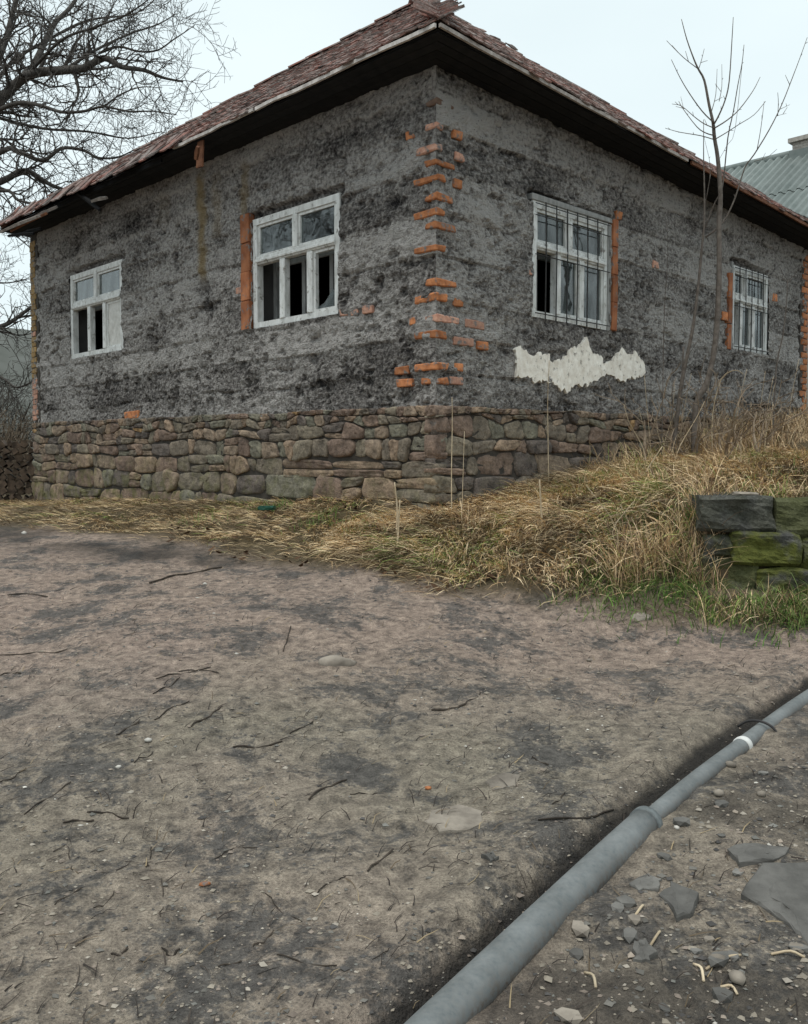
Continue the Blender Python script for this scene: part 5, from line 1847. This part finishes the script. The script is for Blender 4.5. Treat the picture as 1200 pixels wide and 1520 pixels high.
# ------------------------------------------------------------------ pipe
def build_pipe():
    pts2 = smooth_line([(a, b, 0) for a, b in PIPE_XY], 8)
    h = ground_h(np.array([p.x for p in pts2]), np.array([p.y for p in pts2]), False)
    # smooth the run, the pipe does not follow every bump
    hs = np.convolve(np.r_[[h[0]] * 5, h, [h[-1]] * 5], np.ones(11) / 11, 'valid')
    joint = next(i for i, p in enumerate(pts2) if p.y > 3.30)
    e = empty('water_pipe', (pts2[0].x, pts2[0].y, float(hs[0])))
    tag(e, 'grey half buried pipe with a joint and a white tape ring crossing the dirt', 'pipe')
    off = Vector((pts2[0].x, pts2[0].y, float(hs[0])))
    def P(i, lift_): return Vector((pts2[i].x, pts2[i].y, float(hs[i]) + lift_)) - off
    def run(name, i0, i1, r, lift0, lift1):
        idx = list(range(i0, i1 + 1))
        pts = [P(i, lift0 + (lift1 - lift0) * k / max(1, len(idx) - 1)) for k, i in enumerate(idx)]
        V, F = tube_vf(pts, [r] * len(pts), 28)
        me = mesh_from(name, V, F, M['pipe'], True)
        z = np.array(V)[:, 2]; cz = np.repeat(np.array([p.z for p in pts]), 28)
        point_float(me, np.clip(.95 - (z - cz) / r * .85, .3, 1), 'mud')
        return link(name, me, e)
    run('pipe_section', 0, joint, .056, .006, .010)
    run('pipe_section', joint - 1, len(pts2) - 1, .038, .006, -.018)
    # socket lip
    pts = [P(joint, .010) + (P(joint - 1, .010) - P(joint, .010)) * t for t in (.0, .22)]
    V, F = tube_vf(pts, [.060, .060], 28)
    me = mesh_from('socket', V, F, M['pipe'], True); point_float(me, np.zeros(len(V)), 'mud')
    link('socket', me, e)
    it = min(range(len(pts2)), key=lambda i: abs(pts2[i].y - 4.09))
    d = (P(it + 1, 0) - P(it, 0)).normalized()
    rem = (it - joint) / (len(pts2) - 1 - joint)
    c = P(it, .006 + (-.024) * rem)
    V, F = tube_vf([c - d * .02, c - d * .008, c + d * .006, c + d * .018], [.0405, .0425, .042, .0405], 24)
    link('tape_ring', mesh_from('tape_ring', V, F, M['tape'], True), e)
    # loop of dark wire further up
    it += 2
    c = P(it, -.002 - .026 * rem)
    d = (P(it + 1, 0) - P(it, 0)).normalized(); sdv = d.cross(Vector((0, 0, 1))).normalized()
    pts = [c + sdv * (-.10) + Vector((0, 0, .02)), c - sdv * .055 + Vector((0, 0, .052)), c + Vector((0, 0, .062)), c + sdv * .055 + Vector((0, 0, .045)), c + sdv * .09 + Vector((0, 0, .0))]
    V, F = tube_vf(smooth_line(pts, 4), [.006] * 17, 5)
    link('wire_loop', mesh_from('wire_loop', V, F, M['iron'], True), e)
build_pipe()

# ------------------------------------------------------------------ twigs on the dirt, one by one
TW = [((222, 868), (262, 853), (330, 843), 9), ((0, 972), (60, 970), (100, 966), 6), ((228, 1033), (250, 1020), (268, 1010), 6), ((283, 1083), (305, 1070), (330, 1053), 8), ((230, 1071), (255, 1055), (280, 1043), 7), ((172, 1095), (190, 1082), (208, 1073), 7),
      ((0, 1166), (22, 1158), (40, 1145), 6), ((36, 1212), (70, 1190), (104, 1168), 7), ((95, 1222), (120, 1217), (140, 1217), 9), ((130, 1209), (160, 1209), (190, 1216), 8), ((200, 1136), (215, 1125), (228, 1117), 5), ((460, 1194), (485, 1172), (515, 1158), 10), ((640, 1054), (665, 1057), (690, 1050), 11), ((690, 1050), (705, 1040), (715, 1030), 5),
      ((232, 1010), (270, 1000), (312, 994), 6), ((80, 1350), (100, 1338), (122, 1328), 7), ((165, 1418), (178, 1422), (190, 1413), 10), ((240, 1417), (252, 1420), (266, 1415), 10), ((374, 1410), (390, 1400), (406, 1390), 9), ((322, 1440), (342, 1436), (360, 1430), 8), ((410, 1425), (450, 1437), (500, 1440), 8), ((545, 1296), (562, 1282), (583, 1265), 10),
      ((800, 1218), (855, 1222), (912, 1213), 11), ((820, 1195), (830, 1190), (838, 1178), 6), ((790, 1125), (800, 1133), (815, 1140), 7), ((0, 1003), (15, 998), (30, 1001), 6), ((265, 998), (290, 996), (325, 1002), 5), ((140, 1355), (155, 1345), (170, 1330), 6), ((430, 1090), (450, 1080), (465, 1072), 7),
      ((420, 965), (428, 945), (432, 932), 6), ((345, 1109), (380, 1110), (420, 1104), 9), ((225, 1262), (222, 1280), (218, 1292), 5), ((240, 1310), (242, 1345), (238, 1370), 5), ((10, 884), (40, 883), (70, 886), 6), ((520, 1180), (545, 1178), (560, 1180), 5), ((395, 1330), (420, 1350), (450, 1375), 5), ((100, 1260), (104, 1285), (108, 1305), 4), ((555, 1425), (580, 1412), (605, 1395), 4), ((60, 1440), (90, 1425), (130, 1400), 5), ((470, 1330), (490, 1320), (512, 1312), 6), ((320, 1270), (350, 1262), (380, 1266), 5)]
for i, (a, b, c, w) in enumerate(TW):
    P3 = [on_ground(*q) for q in (a, b, c)]
    dep = P3[1][1]
    rad = max(.0016, w * .19 / FPX * dep)
    off = Vector(P3[1])
    pts = smooth_line([Vector(q) - off for q in P3], 4)
    for k, q in enumerate(pts):
        q.z = gz(q.x + off.x, q.y + off.y) - off.z + rad * .6 + .004 * math.sin(k)
        q.x += random.uniform(-.004, .004)
    n = len(pts)
    V, F = tube_vf(pts, [rad * (.55 + .45 * math.sin(math.pi * (k + 1.2) / (n + 2))) for k in range(n)], 5)
    lab = 'thin dark fallen twig lying on the bare dirt'
    grp = 'fallen twigs on the dirt'
    if i == 0: lab, grp = 'long dark stick lying just below the left part of the bank', None
    if i == 22: lab, grp = 'long dark twig pointing at the pipe joint', None
    o = link('fallen_twig', mesh_from('fallen_twig', V, F, M['twig'], True), None, off)
    tag(o, lab, 'twig', grp)
for i, (a, c) in enumerate((((1070, 1470), (1095, 1480)), ((868, 1440), (885, 1470)), ((1030, 1438), (1045, 1465)), ((1048, 1450), (1100, 1432)), ((965, 1405), (980, 1390)), ((1145, 1430), (1195, 1428)), ((940, 1380), (955, 1360)))):
    A3, C3 = Vector(on_ground(*a)), Vector(on_ground(*c))
    rad = .004
    pts = [Vector((0, 0, rad)), (C3 - A3) * .5 + Vector((.01, .01, .012)), C3 - A3 + Vector((0, 0, rad))]
    V, F = tube_vf(smooth_line(pts, 3), [rad] * 7, 5)
    tag(link('straw_stick', mesh_from('straw_stick', V, F, M['stalk'], True), None, A3), 'pale straw stick lying in the dark rubble right of the pipe', 'stick', 'pale sticks in the rubble')

# ------------------------------------------------------------------ gravel and crumbs (uncountable)
def gravel():
    N = 14000
    y = 1.9 + 6.2 * rng.uniform(0, 1, N) ** 1.25
    x = rng.uniform(-.47, .47, N) * y
    right = pipe_dist(x, y) < -.08
    ok = (y < edge_y(x) + .1) & (np.abs(pipe_dist(x, y)) > .09) & ((fbm(x * 1.7, y * 1.7, 0, 101, 3) > .42) | right | (rng.uniform(0, 1, N) < .3))
    x, y, right = x[ok], y[ok], right[ok]
    n = len(x)
    s = np.exp(rng.normal(-5.45, .5, n)) * np.where(right, 1.25, 1.0)
    s = np.minimum(s, .014)
    z = ground_h(x, y) + s * .15
    base = np.array([(1, 0, 0), (-1, 0, 0), (0, 1, 0), (0, -1, 0), (0, 0, .7), (0, 0, -.7)], float)
    V = base[None] * s[:, None, None] * rng.uniform(.55, 1.5, (n, 6, 1))
    a = rng.uniform(0, 6.3, n)
    ca, sa = np.cos(a)[:, None], np.sin(a)[:, None]
    V = np.stack([V[..., 0] * ca - V[..., 1] * sa, V[..., 0] * sa + V[..., 1] * ca, V[..., 2] * .7], -1) + np.stack([x, y, z], -1)[:, None]
    F = np.array([(0, 2, 4), (2, 1, 4), (1, 3, 4), (3, 0, 4), (2, 0, 5), (1, 2, 5), (3, 1, 5), (0, 3, 5)])
    FF = (np.arange(n) * 6)[:, None, None] + F[None]
    me = mesh_from('gravel', V.reshape(-1, 3), FF.reshape(-1, 3), M['gravel'])
    pal = np.array([(.27, .235, .19), (.15, .14, .125), (.36, .32, .27), (.08, .075, .072), (.22, .18, .15), (.52, .49, .44), (.30, .25, .205), (.17, .165, .15)])
    c = pal[rng.choice(len(pal), n, p=[.26, .22, .06, .17, .14, .012, .078, .06])] * rng.uniform(.8, 1.2, (n, 1))
    point_color(me, np.repeat(c, 6, axis=0))
    tag(link('gravel', me), 'loose grit and small gravel strewn over the dirt yard', 'gravel', kind='stuff')
    # bits of straw and bark litter
    N = 2600
    y = 1.9 + 7 * rng.uniform(0, 1, N) ** 1.3; x = rng.uniform(-.47, .47, N) * y
    ok = (y < edge_y(x) + .2) & (np.abs(pipe_dist(x, y)) > .1)
    x, y = x[ok], y[ok]; n = len(x)
    pal = np.array([(.035, .028, .024), (.06, .048, .04), (.30, .23, .14), (.12, .09, .06)])
    cols = pal[rng.choice(4, n, p=[.45, .3, .08, .17])]
    tag(blades('plant_litter', np.c_[x, y], rng.uniform(.02, .10, n), rng.uniform(-.05, .25, n), rng.normal(.6, .7, n), rng.uniform(.002, .005, n), cols, M['grass'], .4, 3, .012),
        'fine dark bark and straw litter scattered over the dirt', 'litter', kind='stuff')
gravel()

# ------------------------------------------------------------------ firewood pile beyond the far end of the base
def woodpile():
    c = on_ground(14, 703)
    cx_, cy_ = -7.35, 16.2
    z = gz(cx_, cy_)
    e = empty('firewood_pile', (cx_, cy_, z), math.radians(18))
    tag(e, 'dark stack of split firewood beside the far end of the stone base', 'firewood')
    parts = []
    r = random.Random(4)
    row = 0
    zz = .05
    while zz < .98:
        xx = -1.4 + r.uniform(0, .1)
        while xx < 1.05:
            rr = r.uniform(.05, .085)
            l0 = r.uniform(-.06, .06)
            pts = [(xx, -.25 + l0, zz + r.uniform(-.02, .02)), (xx + r.uniform(-.03, .03), .25, zz)]
            parts.append(tube_vf(pts, [rr, rr * .95], r.choice([3, 4, 5])))
            xx += rr * 1.75
        zz += .115
    V, F = join_vf(parts)
    tag(link('log_stack', mesh_from('log_stack', V, F, M['log']), e), kind='stuff')
    for i in range(4):
        v, f = box_vf(-1.45 + i * .62, -1.45 + i * .62 + .6, -.34, .3, 1.0 + .02 * (i % 2), 1.035 + .02 * (i % 2))
        beveled('cover_board', v, f, M['board'], e, .006, .006)
woodpile()
